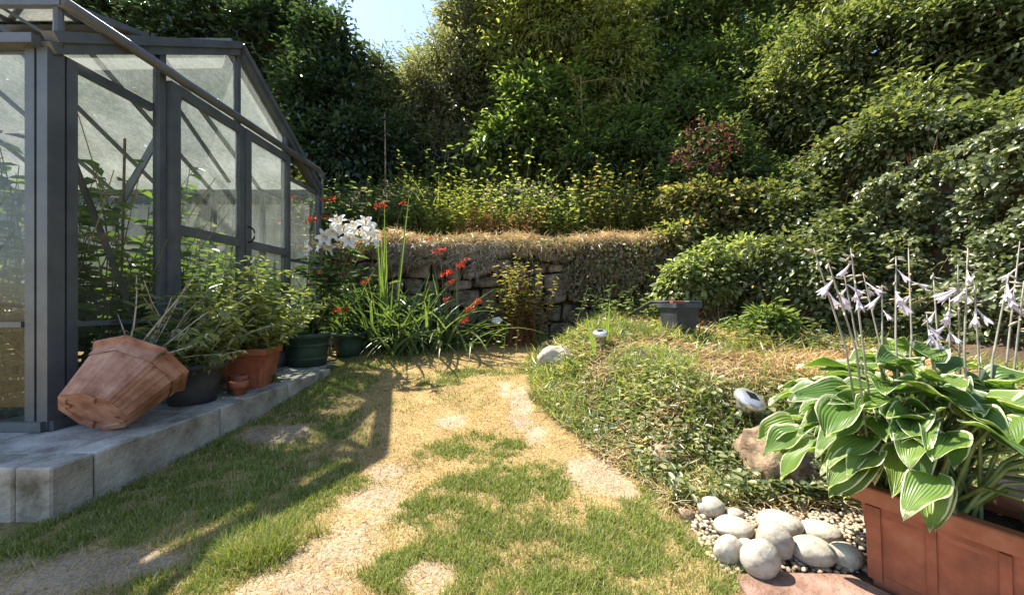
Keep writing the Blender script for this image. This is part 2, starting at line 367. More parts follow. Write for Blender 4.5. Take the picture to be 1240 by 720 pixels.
V = np.stack([P-S*Wd[:, None]/2, P+S*Wd[:, None]/2, mid+S*Wd[:, None]*.4, mid-S*Wd[:, None]*.4, mid+D2*L[:, None]*.5], 1)
t = R.random((k, 1)); bg = fbm(x*3, y*3)[:, None]
cg = (A([.12, .17, .03])*(1-t)+A([.29, .335, .075])*t)*(.75+.5*bg); cg = np.where(R.random((k, 1)) < .16, A([.45, .38, .19]), cg)
cs = (A([.385, .265, .11])*(1-t)+A([.59, .455, .23])*t)*(.8+.4*bg)
cc = np.where(gr[:, None], cg, cs); base = (np.arange(k)*5)[:, None]
lb = obj('lawn_grass', V.reshape(-1, 3), [base+A([[0, 1, 2, 3]]), base+A([[3, 2, 4]])], leafmat('grass_blade', None, .3, (1.3, 1.3, .6), .5, 0, .3, True), None, False, np.repeat(cc, 5, 0))
tag(lb, 'patchy lawn of green and sun bleached straw coloured grass', 'grass', kind='stuff')

# ------------------------------------------------------------------ stone retaining wall
def rough_block(c8, rng, j=.012, n=3):                  # eight corners -> rounded uneven stone
    c8 = A(c8, float); V = []; idx = {}
    for i in range(n+1):
        for j_ in range(n+1):
            for k_ in range(n+1):
                if 0 < i < n and 0 < j_ < n and 0 < k_ < n: continue
                u, v, w = i/n, j_/n, k_/n; p = 0
                for q in range(8):
                    a, b_, c_ = q >> 2 & 1, q >> 1 & 1, q & 1
                    p = p+c8[q]*(u if a else 1-u)*(v if b_ else 1-v)*(w if c_ else 1-w)
                idx[i, j_, k_] = len(V); V.append(p)
    V = A(V); c = V.mean(0); d = V-c; h = np.abs(c8-c).max(0); q = d/h; ln = np.linalg.norm(q, axis=1, keepdims=True)
    V = c+d*(1-.30*np.clip(ln-1.02, 0, 1))+rng.normal(size=V.shape)*j
    Fs = []
    for a in range(n):
        for b_ in range(n):
            for f, fl in ((0, 0), (n, 1)):
                for ax in range(3):
                    def I(u, v):
                        t = [0, 0, 0]; t[ax] = f; t[(ax+1) % 3] = u; t[(ax+2) % 3] = v; return idx[tuple(t)]
                    q = (I(a, b_), I(a+1, b_), I(a+1, b_+1), I(a, b_+1)); Fs.append(q if fl else q[::-1])
    return V, Fs
wall = thing('retaining_wall', 'low dry stone retaining wall of dark rough blocks holding up the terrace', 'wall', (0, 5.35, .35))
WX0, WX1, WY = -3.4, 2.25, 5.17
MB().box(((WX0+WX1)/2, WY+.20, 1.0), (WX1-WX0, .16, 1.44)).build('wall_core', M['soil'], wall)
rng = np.random.default_rng(21)
edges = [.32]
while edges[-1] < 1.6: edges.append(edges[-1]+rng.uniform(.15, .29))
edges[-1] = 1.72
def ez(i, x): return edges[i]+(0 if i in (0, len(edges)-1) else .11*(vn(x*2.6+i*9, i*3.7)-.5)*2)
for i in range(len(edges)-1):
    x = WX0+rng.uniform(0, .2)
    while x < WX1:
        w = rng.uniform(.17, .40) if edges[i+1]-edges[i] > .17 else rng.uniform(.2, .5); x1 = min(x+w, WX1); g = rng.uniform(.008, .018); t0, t1 = rng.normal(0, .035, 2)
        yf = WY-rng.uniform(-.03, .05)
        c8 = []
        for a in (0, 1):
            for b_ in (0, 1):
                for c_ in (0, 1):
                    xx = (x+g if a == 0 else x1-g)+(t0 if a == 0 else t1)*(1 if c_ else -1)
                    c8.append((xx, (yf+rng.normal(0, .012)) if b_ == 0 else WY+.16, ez(i+c_, xx)+(g if c_ == 0 else -g)))
        V, Fs = rough_block(c8, rng, .007); obj('stone', V, Fs, M['stone'], wall, True); x = x1

# ------------------------------------------------------------------ greenhouse plinth: kerb blocks and slabs
KX, LZ = -1.9, .224
pl = thing('concrete_plinth', 'pale concrete plinth of kerb blocks and slabs under the greenhouse', 'plinth', (-3.5, 2.8, 0))
ys = [1.50, 1.66, 2.36, 3.06, 3.74]
for i in range(4):
    y0, y1 = ys[i]+.003, ys[i+1]-.003; MB().box((KX-.075, (y0+y1)/2, LZ/2-.06), (.15, y1-y0, LZ+.12), 0, .007).build('kerb_block', M['concrete'], pl)
for i in range(5):
    x1 = KX-.153-i*.9; MB().box((x1-.448, 1.575, LZ/2-.06), (.896, .15, LZ+.12), 0, .007).build('kerb_block', M['concrete'], pl)
for i in range(4):
    for j in range(2):
        y0, y1 = [1.655, 2.30, 2.95, 3.55][i], [2.295, 2.945, 3.545, 4.5][i]
        x1 = KX-.155-j*.46; MB().box((x1-.228, (y0+y1)/2, LZ/2-.06), (.456, y1-y0, LZ+.114+.004*((i+j) % 2)), 0, .006).build('paving_slab', M['slab'], pl)
MB().box((-4.9, 3.2, LZ/2-.07), (4.1, 3.1, LZ+.10)).build('floor_slab', M['soil'], pl)

# ------------------------------------------------------------------ greenhouse
GXW, Y0, Y1, YC, ZE, ZR, XB = -2.47, 1.94, 4.58, 3.26, 2.23, 3.10, -6.2
gh = thing('greenhouse', 'grey framed glass greenhouse with dirty panes, pitched roof and open roof vent', 'greenhouse', (-4.3, 3.26, LZ))
def gb(name, a, b_, w=.04, h=.04, up=(0, 0, 1), parent=gh): return MB().beam(a, b_, w, h, up).build(name, M['alu'], parent)
def pane(pts, key='glass', parent=gh):
    P = A(pts, float); k = len(P)
    return obj('pane', P, [tuple(range(k))], M[key], parent)
def zr(y): return ZE+(ZR-ZE)*(1-abs(y-YC)/(YC-Y0))
X = GXW
# gable facing the lawn: posts
mb = MB()
for dx, dy, w, d in ((-.02, .03, .055, .075), (-.085, .012, .05, .04), (-.02, .105, .05, .05)): mb.box((X+dx, Y0+dy, (LZ+ZE)/2), (w, d, ZE-LZ))
mb.build('corner_post', M['alu'], gh)
MB().box((X, Y1-.02, (LZ+ZE)/2), (.05, .05, ZE-LZ)).build('corner_post', M['alu'], gh)
for yy, w in ((2.555, .045), (3.92, .045)): MB().box((X-.01, yy, (LZ+zr(yy))/2), (.05, w, zr(yy)-LZ)).build('gable_post', M['alu'], gh)
MB().box((X-.012, YC, (2.45+ZR)/2), (.04, .04, ZR-2.45)).build('gable_post', M['alu'], gh)
# gable rafters: two stepped profiles each side
for s in (Y0, Y1):
    mb = MB(); up = (0, -.56 if s == Y0 else .56, .83)
    a, b_ = A([X, s, ZE]), A([X, YC, ZR]); mb.beam(a, b_, .06, .055, up); mb.beam(a+A([.012, 0, .058]), b_+A([.012, 0, .058]), .07, .05, up); mb.build('gable_rafter', M['alu'], gh)
gb('ridge_bar', (X-.03, YC, ZR+.055), (XB, YC, ZR+.055), .08, .07); gb('eave_gutter', (X-.02, Y0-.02, ZE+.02), (XB, Y0-.02, ZE+.02), .06, .05); gb('eave_gutter', (X-.04, Y1+.02, ZE+.02), (XB, Y1+.02, ZE+.02), .05, .05)
gb('tie_bar', (X-.05, Y0, ZE), (X-.05, 2.54, ZE), .035, .05); gb('tie_bar', (X-.005, 3.95, ZE), (X-.005, Y1, ZE), .03, .035)
gb('sill', (X, Y0, LZ+.025), (X, Y1, LZ+.025), .06, .05); gb('sill', (X, Y0, LZ+.026), (XB, Y0, LZ+.026), .06, .05); gb('sill', (X, Y1, LZ+.026), (XB, Y1, LZ+.026), .06, .05)
gb('glazing_rail', (X, Y0+.12, .775), (X, 2.53, .775), .03, .028); gb('glazing_rail', (X-.12, Y0, .78), (XB, Y0, .78), .03, .028); gb('glazing_rail', (X, 3.94, 1.35), (X, Y1-.04, 1.35), .03, .028)
gb('brace', (X-.06, 1.97, 2.05), (X-.06, 2.50, .62), .012, .035, (1, 0, 0)); gb('brace', (X-.08, 2.75, 2.36), (X-.08, 3.26, 1.95), .012, .03, (1, 0, 0)); gb('brace', (X-.5, 2.7, 1.5), (X-.5, 3.25, 2.7), .012, .06, (1, 0, 0))
# door track tube with its header, brackets and end drop
r = .032; zt = 2.485; XT = X+.055
tr = MB().tube([(XT, 1.95, zt), (XT, 3.2, zt), (XT, 4.48, zt), (XT, 4.54, zt-.015), (XT, 4.56, zt-.06)], r, 12).build('door_track', M['alu'], gh, True)
MB().tube([(XT, 4.56, zt-.05), (XT, 4.56, ZE-.25)], .014, 8).build('bracket', M['alu'], gh); MB().tube([(XT-.035, 1.97, ZE+.03), (XT-.035, 1.97, zt+.08)], .02, 8).build('bracket', M['alu'], gh)
gb('track_return', (XT, 1.96, zt+.0), (X-1.4, 1.96, zt+.0), .03, .05)
# sliding doors
dr = None
for y0, y1, hy in ((2.582, 3.27, None), (3.285, 3.93, 3.315)):
    dr = MB().box((X+.03, y0+.035, (LZ+.03+2.44)/2), (.04, .07, 2.41-LZ)).box((X+.03, y1-.03, (LZ+.03+2.44)/2), (.04, .055, 2.41-LZ)).build('door', M['alu'], gh)
    for zz, h in ((2.405, .07), (1.415, .07), (LZ+.10, .12)): MB().box((X+.03, (y0+y1)/2+.004, zz), (.034, y1-y0-.115, h)).build('rail', M['alu'], dr)
    for z0, z1 in ((LZ+.16, 1.38), (1.45, 1.96), (1.965, 2.37)): pane([(X+.03, y0+.065, z0), (X+.03, y1-.055, z0), (X+.03, y1-.055, z1), (X+.03, y0+.065, z1)], parent=dr, key='glass' if z0 < 1 else 'doorglass')
    if hy:
        a = np.linspace(0, math.pi, 9); MB().tube([(X+.05+.055*math.sin(q), hy, 1.50-.07*math.cos(q)) for q in a], .008, 8).build('handle', M['rubber'], dr, True)
# gable panes
for y0, y1 in ((Y0+.13, 2.53), (3.945, Y1-.045)):
    pane([(X-.01, y0, LZ+.05), (X-.01, y1, LZ+.05), (X-.01, y1, .76), (X-.01, y0, .76)]); pane([(X-.012, y0, .79), (X-.012, y1, .79), (X-.012, y1, 1.55), (X-.012, y0, 1.55)])
    pane([(X-.01, y0, 1.553), (X-.01, y1, 1.553), (X-.01, y1, ZE-.02), (X-.01, y0, ZE-.02)])
pane([(X-.015, Y0+.06, ZE+.02), (X-.015, 2.535, ZE+.02), (X-.015, 2.535, zr(2.535)-.02)], 'roofglass'); pane([(X-.015, Y1-.06, ZE+.02), (X-.015, 3.945, ZE+.02), (X-.015, 3.945, zr(3.945)-.02)], 'roofglass')
pane([(X-.015, 2.58, 2.45), (X-.015, YC-.02, 2.45), (X-.015, YC-.02, ZR-.03), (X-.015, 2.58, zr(2.58)-.02)], 'roofglass'); pane([(X-.015, YC+.02, 2.45), (X-.015, 3.90, 2.45), (X-.015, 3.90, zr(3.9)-.02), (X-.015, YC+.02, ZR-.03)], 'roofglass')
# long sides and roof, bay by bay
nbay = 6; bw = (X-.1-XB)/nbay
for k in range(nbay+1):
    xx = X-.1-k*bw
    for yy in (Y0, Y1):
        if k: MB().box((xx, yy, (LZ+ZE)/2), (.035, .04, ZE-LZ-.1)).build('side_post', M['alu'], gh)
        if k: gb('roof_bar', (xx, yy, ZE+.02), (xx, YC, ZR), .03, .035)
    if k < nbay:
        a, c_ = xx-bw+.02, xx-.02
        for yy, key in ((Y0, 'glass'), (Y1, 'glass')):
            pane([(a, yy, LZ+.05), (c_, yy, LZ+.05), (c_, yy, .765), (a, yy, .765)], key); pane([(a, yy, .795), (c_, yy, .795), (c_, yy, ZE-.02), (a, yy, ZE-.02)], 'doorglass')
        for s in (Y0, Y1):
            open_ = s == Y0 and k in (1, 2)
            f1 = .55 if open_ else .985
            P0 = A([0, s, ZE+.03]); P1 = A([0, YC, ZR+.01]); q = P0+(P1-P0)*f1; p = P0+(P1-P0)*.02
            pane([(a, p[1], p[2]), (c_, p[1], p[2]), (c_, q[1], q[2]), (a, q[1], q[2])], 'roofglass')
# back gable
gb('back_rafter', (XB, Y0, ZE), (XB, YC, ZR)); gb('back_rafter', (XB, Y1, ZE), (XB, YC, ZR))
pane([(XB, Y0, LZ+.05), (XB, Y1, LZ+.05), (XB, Y1, ZE), (XB, YC, ZR), (XB, Y0, ZE)])
# open roof vent hinged at the ridge
v0, v1 = -3.22, -4.42; ya, yb, za, zb = YC-.05, 2.58, ZR+.10, 2.995
vent = MB().beam((v0, ya, za), (v0, yb, zb), .035, .035).beam((v1, ya, za), (v1, yb, zb), .035, .035).beam((v0, yb, zb), (v1, yb, zb), .05, .05).beam((v0, ya, za), (v1, ya, za), .035, .03).build('roof_vent', M['alu'], gh)
pane([(v1, yb, zb), (v0, yb, zb), (v0, ya, za), (v1, ya, za)], 'roofglass', vent)
zq = ZE+(ZR-ZE)*.5; yq = Y0+(YC-Y0)*.5
for xx in (-3.45, -3.7, -4.1): gb('vent_stay', (xx-.2, yb+.02, zb-.02), (xx+.1, yq+.15, zq+.12), .018, .018, parent=vent)

# ------------------------------------------------------------------ foliage builders
def blob_leaves(rng, blobs, L, Wd, per=70, dens=1.0, cr=.30, droop=.3, facing=.75):
    """clumped leaves through a crown's volume; blobs are (centre, radii)"""
    P, D, N, tw = [], [], [], []
    for c, r in blobs:
        c = A(c, float); r = A(r, float); area = 4*math.pi*((r[0]*r[1])**1.6/3+(r[0]*r[2])**1.6/3+(r[1]*r[2])**1.6/3)**(1/1.6)
        nc = max(6, int(area/(cr*cr*1.5)*dens)); d = rnd(rng, nc)
        flip = (d[:, 1] > .15) & (rng.random(nc) < facing); d[flip, 1] *= -1
        rad = 1-.62*rng.random(nc)**1.7; lump = .84+.34*fbm(d[:, 0]*2.3+c[0]*3+7, d[:, 2]*2.3+d[:, 1]*1.7+c[2])
        cen = c+d*r*(rad*lump)[:, None]; tw.append((np.broadcast_to(c, cen.shape), cen))
        k = np.maximum(8, (per*rng.uniform(.45, 1.5, nc)).astype(int)); idx = np.repeat(np.arange(nc), k); nn = len(idx)
        cs = cr*rng.uniform(.6, 1.25, nc)[idx][:, None]
        off = rng.normal(size=(nn, 3))*A([.5, .5, .38])*cs; out = unit(d[idx]*.6+unit(off)*.8)
        P.append(cen[idx]+off); D.append(unit(out+rnd(rng, nn)*.55+A([0, 0, -droop]))); N.append(unit(A([0, 0, .9])+d[idx]*.35+rnd(rng, nn)*.55))
    P, D, N = np.concatenate(P), np.concatenate(D), np.concatenate(N); nn = len(P); s = rng.uniform(.65, 1.25, nn)
    return P, D, N, L*s, Wd*s*rng.uniform(.8, 1.2, nn), tw
def pxblobs(rows): return [(W(px, py, Y), (rx*Y/F, rd, ry*Y/F)) for px, py, Y, rx, ry, rd in rows]
def tree(name, label, cat, base, blobs, lm, L, Wd, seed, per=70, dens=1.0, cr=.3, droop=.3, group=None, trunk=.13, T=T4, twigs=1):
    rng = np.random.default_rng(seed); blobs = pxblobs(blobs); bx, by = base; b0 = A([bx, by, gz(bx, by)-.1])
    t = thing(name, label, cat, (bx, by, b0[2]), group)
    P, D, N, Ls, Ws, tw = blob_leaves(rng, blobs, L, Wd, per, dens, cr, droop)
    V, Fs = leaves(P, D, N, Ls, Ws, T); obj('crown', V, Fs, lm, t, True)
    ce = np.concatenate([q[1] for q in tw]); co = np.concatenate([q[0] for q in tw]); sel = rng.random(len(ce)) < .45; ce, co = ce[sel], co[sel]; ns = len(ce)
    if ns:
        ck = max(1.0, cr/.25); path, p_, D_, N_, L_, W_ = stemmy(rng, ce, unit(unit(ce-co)+A([0, 0, .55])+rnd(rng, ns)*.5), rng.uniform(.25, .75, ns)*ck, 11, L*.95, Wd*.95, bend=.9, ldroop=droop)
        V, Fs = leaves(p_, D_, N_, L_, W_, T); obj('outer_foliage', V, Fs, lm, t, True); V, Fs = vtubes(path, .007, .002); obj('shoot', V, Fs, M['bark'], t)['kind'] = 'stuff'
    mb = MB(); top = A(max((b[0] for b in blobs), key=lambda q: q[2])); zs = np.linspace(0, 1, 7)
    axis_ = b0+(A([top[0]*.5+bx*.5, top[1]*.5+by*.5, top[2]])-b0)*zs[:, None]+np.concatenate([[[0, 0, 0]], rng.normal(size=(6, 3))*.07]); mb.tube(axis_, trunk*(1-.8*zs), 8)
    for c, r in blobs:
        k = rng.uniform(.25, .75); s = b0+(axis_[-1]-b0)*k; c = A(c); mid = (s+c)/2+rng.normal(size=3)*.15+A([0, 0, -.1]); mb.tube([s, mid, c, c+(c-s)*.25], [trunk*.5, trunk*.36, trunk*.22, .012], 6)
    mb.build('trunk', M['bark'], t, True)
    if twigs:
        a = np.concatenate([q[0] for q in tw]); e = np.concatenate([q[1] for q in tw]); s = a+(e-a)*.35; md = (s+e)/2+rng.normal(size=e.shape)*.08
        V, Fs = vtubes(np.stack([s, md, e], 1), .012, .004); obj('branchwork', V, Fs, M['bark'], t)['kind'] = 'stuff'
    return t
def stemmy(rng, bases, dirs, lens, nodes, L, Wd, bend=.3, lspread=.9, ldroop=.35, start=.2, taper=.5, K=6, pair=1):
    bases = A(bases, float); dirs = unit(dirs); N = len(bases); lens = np.broadcast_to(lens, (N,)); P = [bases]; d = dirs.copy(); side = rnd(rng, N)*A([1, 1, .1])
    for k in range(K-1):
        P.append(P[-1]+d*(lens/(K-1))[:, None]); d = unit(d+side*bend/K+A([0, 0, -bend*.35/K])+rng.normal(size=d.shape)*.06)
    path = np.stack(P, 1); n = N*nodes*pair; si = np.repeat(np.arange(N), nodes*pair); u = np.clip(np.tile(np.repeat(np.linspace(start, 1, nodes), pair), N)+rng.normal(size=n)*.03, 0, .999)
    fk = u*(K-1); i = fk.astype(int); fr = (fk-i)[:, None]; p = path[si, i]*(1-fr)+path[si, i+1]*fr; td = unit(path[si, i+1]-path[si, i])
    az = np.tile(np.arange(nodes*pair)*2.4, N)+rng.uniform(0, 6.28, N)[si]+rng.normal(size=n)*.3
    o = np.stack([np.cos(az), np.sin(az), np.zeros(n)], 1)
    D = unit(o*lspread+td*.55+A([0, 0, -1.])*(ldroop*rng.uniform(.2, 1.6, n))[:, None]); Nn = unit(A([0, 0, 1.])+td*.3-o*.2+rng.normal(size=(n, 3))*.25)
    s = rng.uniform(.65, 1.2, n)*(1-taper*np.abs(u-.45))
    return path, p, D, Nn, L*s, Wd*s
def herb(name, label, cat, loc, bases, dirs, lens, nodes, L, Wd, lm, sm=None, seed=0, group=None, T=T6, sr=.004, parent=None, fname='foliage', clip=None, **k):
    rng = np.random.default_rng(seed); t = thing(name, label, cat, loc, group) if parent is None else parent
    path, P, D, N, Ls, Ws = stemmy(rng, bases, dirs, lens, nodes, L, Wd, **k)
    for g in ([path] if len(path) > 16 else path[:, None]):
        V, Fs = vtubes(g, sr, sr*.4); so = obj('stem', V, Fs, sm or M['stem'], t)
        if len(path) > 16: so['kind'] = 'stuff'
    if clip is not None: q = (P[:, 0] < clip[0]) & (P[:, 1] > clip[1]) & (P[:, 1] < clip[2]); P, D, N, Ls, Ws = P[q], D[q], N[q], Ls[q], Ws[q]
    V, Fs = leaves(P, D, N, Ls, Ws, T); obj(fname, V, Fs, lm, t, True); return t, path
def disc(rng, n, c, rx, ry):
    a = rng.uniform(0, 6.28, n); r = np.sqrt(rng.random(n)); x = c[0]+rx*r*np.cos(a); y = c[1]+ry*r*np.sin(a); return np.stack([x, y, ground_z(x, y)-.02], 1)
def spread(rng, n, s, up=1.0): return unit(np.stack([rng.normal(size=n)*s, rng.normal(size=n)*s, np.full(n, up)], 1))
LM = dict(
 laurel=leafmat('dark_laurel_leaf', [(.018, .040, .022), (.035, .068, .034), (.065, .105, .048)], .3, rough=.33),
 willow=leafmat('grey_green_leaf', [(.07, .085, .05), (.13, .14, .085), (.20, .20, .12)], .5),
 buddleia=leafmat('soft_green_leaf', [(.055, .09, .045), (.10, .14, .065), (.15, .19, .09)], .38),
 bright=leafmat('bright_laurel_leaf', [(.06, .10, .022), (.105, .16, .035), (.17, .22, .055)], .5),
 yellow=leafmat('yellow_green_leaf', [(.09, .12, .025), (.16, .19, .04), (.25, .25, .065)], .5),
 dark=leafmat('deep_green_leaf', [(.035, .065, .018), (.075, .12, .03), (.14, .18, .05)], .5),
 glossy=leafmat('glossy_privet_leaf', [(.05, .075, .026), (.105, .135, .045), (.20, .225, .09)], .42, rough=.32),
 ivy=leafmat('ivy_leaf', [(.05, .075, .022), (.105, .135, .042), (.20, .22, .09)], .3, rough=.34),
 mixed=leafmat('sunburnt_leaf', [(.05, .08, .022), (.11, .14, .04), (.20, .20, .065), (.27, .18, .07)], .5),
 pale=leafmat('pale_variegated_leaf', [(.07, .11, .03), (.15, .20, .06), (.34, .36, .17)], .52),
 brown=leafmat('dead_brown_leaf', [(.11, .055, .025), (.24, .115, .045), (.36, .21, .10)], .3, (1.3, 1, .7)),
 deadivy=leafmat('dark_dead_ivy', [(.055, .035, .022), (.11, .072, .045), (.20, .14, .085)], .2, (1.2, 1, .8)),
 tan=leafmat('dry_straw', [(.26, .175, .08), (.46, .34, .16), (.62, .49, .27)], .35, (1.2, 1.1, .8)),
 greydry=leafmat('grey_dry_stalk', [(.22, .18, .13), (.38, .33, .25), (.55, .50, .40)], .3, (1.1, 1.1, .9)),
 tomato=leafmat('tomato_leaf', [(.05, .10, .02), (.10, .18, .03), (.18, .27, .05)], .5),
 herb=leafmat('herb_leaf', [(.04, .075, .025), (.09, .135, .045), (.17, .20, .085)], .38),
 nettle=leafmat('nettle_leaf', [(.035, .065, .028), (.065, .11, .045), (.14, .17, .085)], .52),
 strap=leafmat('strap_leaf', [(.045, .08, .024), (.08, .125, .035), (.15, .19, .06)], .45, rough=.36),
 lilyleaf=leafmat('lily_leaf', [(.025, .065, .025), (.05, .10, .04), (.09, .14, .06)], .3, rough=.3),
 darkred=leafmat('dusky_red_flower', [(.10, .012, .022), (.19, .026, .045), (.30, .06, .085)], .3, (1.4, .8, .9)),
 red=leafmat('scarlet_flower', [(.36, .02, .012), (.48, .04, .016), (.56, .11, .025)], .4, (1.3, .8, .6)),
 white=leafmat('white_petal', [(.80, .79, .74), (.86, .85, .80)], .35, (1.05, 1.05, .95), vary=0),
 lilac=leafmat('lilac_flower', [(.46, .42, .46), (.62, .58, .62)], .4, (1, .95, 1.05), vary=0),
)
LM['potleaf'] = leafmat('pot_shrub_leaf', [(.07, .10, .035), (.15, .19, .065), (.25, .28, .11), (.46, .44, .19)], .5)
LM['sword'] = leafmat('sword_leaf', [(.10, .19, .03), (.17, .27, .05), (.24, .33, .07)], .5)
LM['herbgrass'] = leafmat('rough_grass', [(.07, .12, .025), (.15, .20, .04), (.30, .31, .09)], .42)
LM['cover'] = leafmat('ground_cover_leaf', [(.04, .075, .025), (.10, .14, .05), (.20, .22, .09), (.36, .33, .16)], .38)
M['greydry_stem'] = surf('pale_stem', [(.3, (.30, .27, .19)), (.7, (.48, .44, .33))], 20, .7, 0)
M['redstem'] = surf('red_stem', [(.3, (.20, .055, .025)), (.7, (.36, .13, .06))], 12, .7, 0)
M['stamen'] = surf('stamen', [(.3, (.50, .33, .08)), (.7, (.70, .62, .30))], 30, .7, 0)
M['petiole'] = surf('petiole', [(.3, (.14, .20, .06)), (.7, (.24, .30, .12))], 20, .5, 0)
M['stalk'] = surf('flower_stalk', [(.3, (.20, .19, .15)), (.7, (.34, .32, .26))], 20, .6, 0)
M['podgreen'] = surf('seed_pod', [(.3, (.28, .25, .17)), (.7, (.45, .41, .33))], 20, .6, 0)
M['paleterracotta'] = surf('bleached_terracotta', [(.25, (.40, .22, .17)), (.5, (.52, .32, .26)), (.8, (.60, .42, .36))], 8, .7, .4, 90, .003, .3)
m, n, b = mat('hosta_leaf'); uvn = nd(n, 'UVMap'); sp = nd(n, 'SeparateXYZ'); n.links.new(uvn.outputs[0], sp.inputs[0])
def mth(op, a, c=None):
    q = nd(n, 'Math', operation=op)
    for i, v in enumerate((a, c)):
        if v is None: continue
        if hasattr(v, 'links'): n.links.new(v, q.inputs[i])
        else: q.inputs[i].default_value = v
    return q.outputs[0]
av = mth('ABSOLUTE', mth('SUBTRACT', mth('MULTIPLY', sp.outputs[1], 2.0), 1.0)); wob = mth('MULTIPLY', mth('SUBTRACT', noise(n, 28, 3), .5), .35)
edge = mth('MAXIMUM', mth('ADD', av, wob), mth('ADD', mth('MULTIPLY', sp.outputs[0], .95), wob))
oi = nd(n, 'ObjectInfo'); green = ramp(n, oi.outputs['Random'], [(0, (.07, .14, .028)), (.5, (.12, .21, .04)), (1, (.20, .29, .06))])
green = mixc(n, .6, green, ramp(n, noise(n, 9, 4), [(.3, (.6, .65, .6)), (.7, (1.25, 1.2, 1.1))]), 'MULTIPLY')
c = mixc(n, ramp(n, edge, [(.88, (0, 0, 0)), (.94, (1, 1, 1))]), green, (.66, .68, .44)); n.links.new(c, b.inputs['Base Color']); b.inputs['Roughness'].default_value = .4
vein = mth('SINE', mth('MULTIPLY', mth('ADD', mth('MULTIPLY', av, 1.0), mth('MULTIPLY', sp.outputs[0], .12)), 40.0)); bump(n, b, vein, .35, .003)
tl = nd(n, 'BsdfTranslucent'); n.links.new(mixc(n, 1, c, (1.5, 1.6, .7), 'MULTIPLY'), tl.inputs[0]); mx = nd(n, 'MixShader'); mx.inputs[0].default_value = .33
n.links.new(b.outputs[0], mx.inputs[1]); n.links.new(tl.outputs[0], mx.inputs[2]); n.links.new(mx.outputs[0], n.nodes['Material Output'].inputs[0]); M['hosta'] = m
LM['strapdark'] = leafmat('dark_strap_leaf', [(.035, .075, .022), (.065, .115, .035), (.12, .17, .055)], .45, rough=.33)

# ------------------------------------------------------------------ trees and tall shrubs behind the terrace
tree('laurel_tree', 'tall dark laurel tree rising behind the greenhouse roof', 'tree', (-6.2, 9.2),
     [(120, 70, 9.4, 130, 85, 1.3), (265, 75, 9.2, 125, 82, 1.2), (350, 105, 8.9, 66, 90, 1.1), (320, 195, 8.0, 95, 65, .9), (200, 180, 8.2, 110, 80, 1.0), (370, 40, 9.2, 38, 44, .8), (60, 190, 8.2, 110, 90, 1.0), (-60, 90, 9.0, 110, 110, 1.1)], LM['laurel'], .2, .088, 1, 60, 1.25, .42, trunk=.2)
tree('laurel_shrub', 'dark laurel shrub filling the gap beside the far greenhouse corner', 'shrub', (-4.2, 7.6),
     [(395, 150, 7.6, 42, 70, .8), (430, 190, 7.5, 60, 45, .8), (400, 90, 7.9, 34, 60, .7)], LM['laurel'], .14, .06, 2, 60, 1.2, .28, T=T6)
tree('buddleia', 'soft green buddleia with narrow leaves under the open sky', 'shrub', (-3.3, 8.4),
     [(450, 125, 8.3, 28, 48, .6), (470, 165, 8.2, 42, 50, .7), (432, 155, 8.2, 26, 50, .6), (462, 92, 8.3, 15, 24, .35)], LM['buddleia'], .17, .035, 3, 55, 1.0, .25, .55, trunk=.05)
tree('willow_tree', 'grey green fine leaved tree right of the sky gap', 'tree', (-1.6, 9.4),
     [(548, 118, 9.0, 52, 66, 1.3), (583, 48, 9.2, 44, 56, 1.3), (520, 160, 8.8, 50, 55, 1.1), (600, 120, 9, 60, 90, 1.2), (610, -15, 9.3, 36, 45, 1.2), (555, 195, 8.6, 65, 40, 1.0)], LM['willow'], .115, .034, 4, 80, 1.2, .27, .4)
tree('bright_laurel', 'bright green large leaved laurel in the middle of the terrace', 'shrub', (.35, 7.8),
     [(640, 130, 7.7, 42, 42, .8), (615, 182, 7.6, 45, 36, .8), (665, 178, 7.6, 45, 40, .8), (690, 130, 7.8, 36, 48, .7)], LM['bright'], .16, .06, 5, 36, .95, .28, .25, T=T6, trunk=.06)
tree('ash_tree', 'yellow green light leaved tree reaching above the laurel', 'tree', (1.1, 8.4),
     [(665, 40, 8.0, 58, 60, 1.0), (720, 30, 8.0, 60, 62, 1.0), (625, 10, 8.2, 38, 38, .8), (735, 100, 7.9, 42, 60, .9), (610, 70, 8.1, 30, 40, .7)], LM['yellow'], .13, .045, 6, 42, .85, .28, .45, T=T6)
tree('oak_tree', 'broad deep green tree crown filling the upper middle of the picture', 'tree', (3.6, 10.2),
     [(800, 40, 9.6, 120, 85, 1.6), (900, 50, 9.2, 95, 90, 1.5), (760, 130, 9.0, 105, 75, 1.3), (860, 140, 8.6, 85, 65, 1.2), (700, 170, 9.2, 80, 60, 1.2), (690, 60, 10, 110, 110, 1.5), (960, 20, 9, 60, 60, 1.2), (560, 150, 10.2, 120, 80, 1.0)], LM['dark'], .13, .06, 7, 66, .95, .32, .3, trunk=.22)
tree('holly_bush', 'dark glossy shrub below the oak crown beside the red flowered bush', 'shrub', (2.3, 7.4),
     [(765, 190, 7.2, 62, 48, .8), (820, 150, 7.4, 55, 50, .8), (720, 200, 7.0, 40, 35, .6), (870, 170, 7.2, 50, 40, .8)], LM['dark'], .12, .052, 8, 50, 1.15, .26, T=T6)
tree('privet_shrub', 'sunlit glossy privet shrub leaning out above the ivy hedge', 'shrub', (5.4, 5.2),
     [(1000, 90, 6.4, 70, 60, .9), (1075, 70, 6.0, 75, 75, 1.0), (1150, 60, 5.4, 80, 80, 1.0), (1225, 70, 5.0, 75, 85, 1.0), (1290, 40, 4.8, 80, 120, 1.0), (950, 140, 6.4, 50, 45, .7), (1020, 150, 6.0, 60, 40, .7), (1100, 140, 5.2, 60, 30, .6)], LM['glossy'], .105, .045, 9, 60, .85, .25, .35, T=T6)
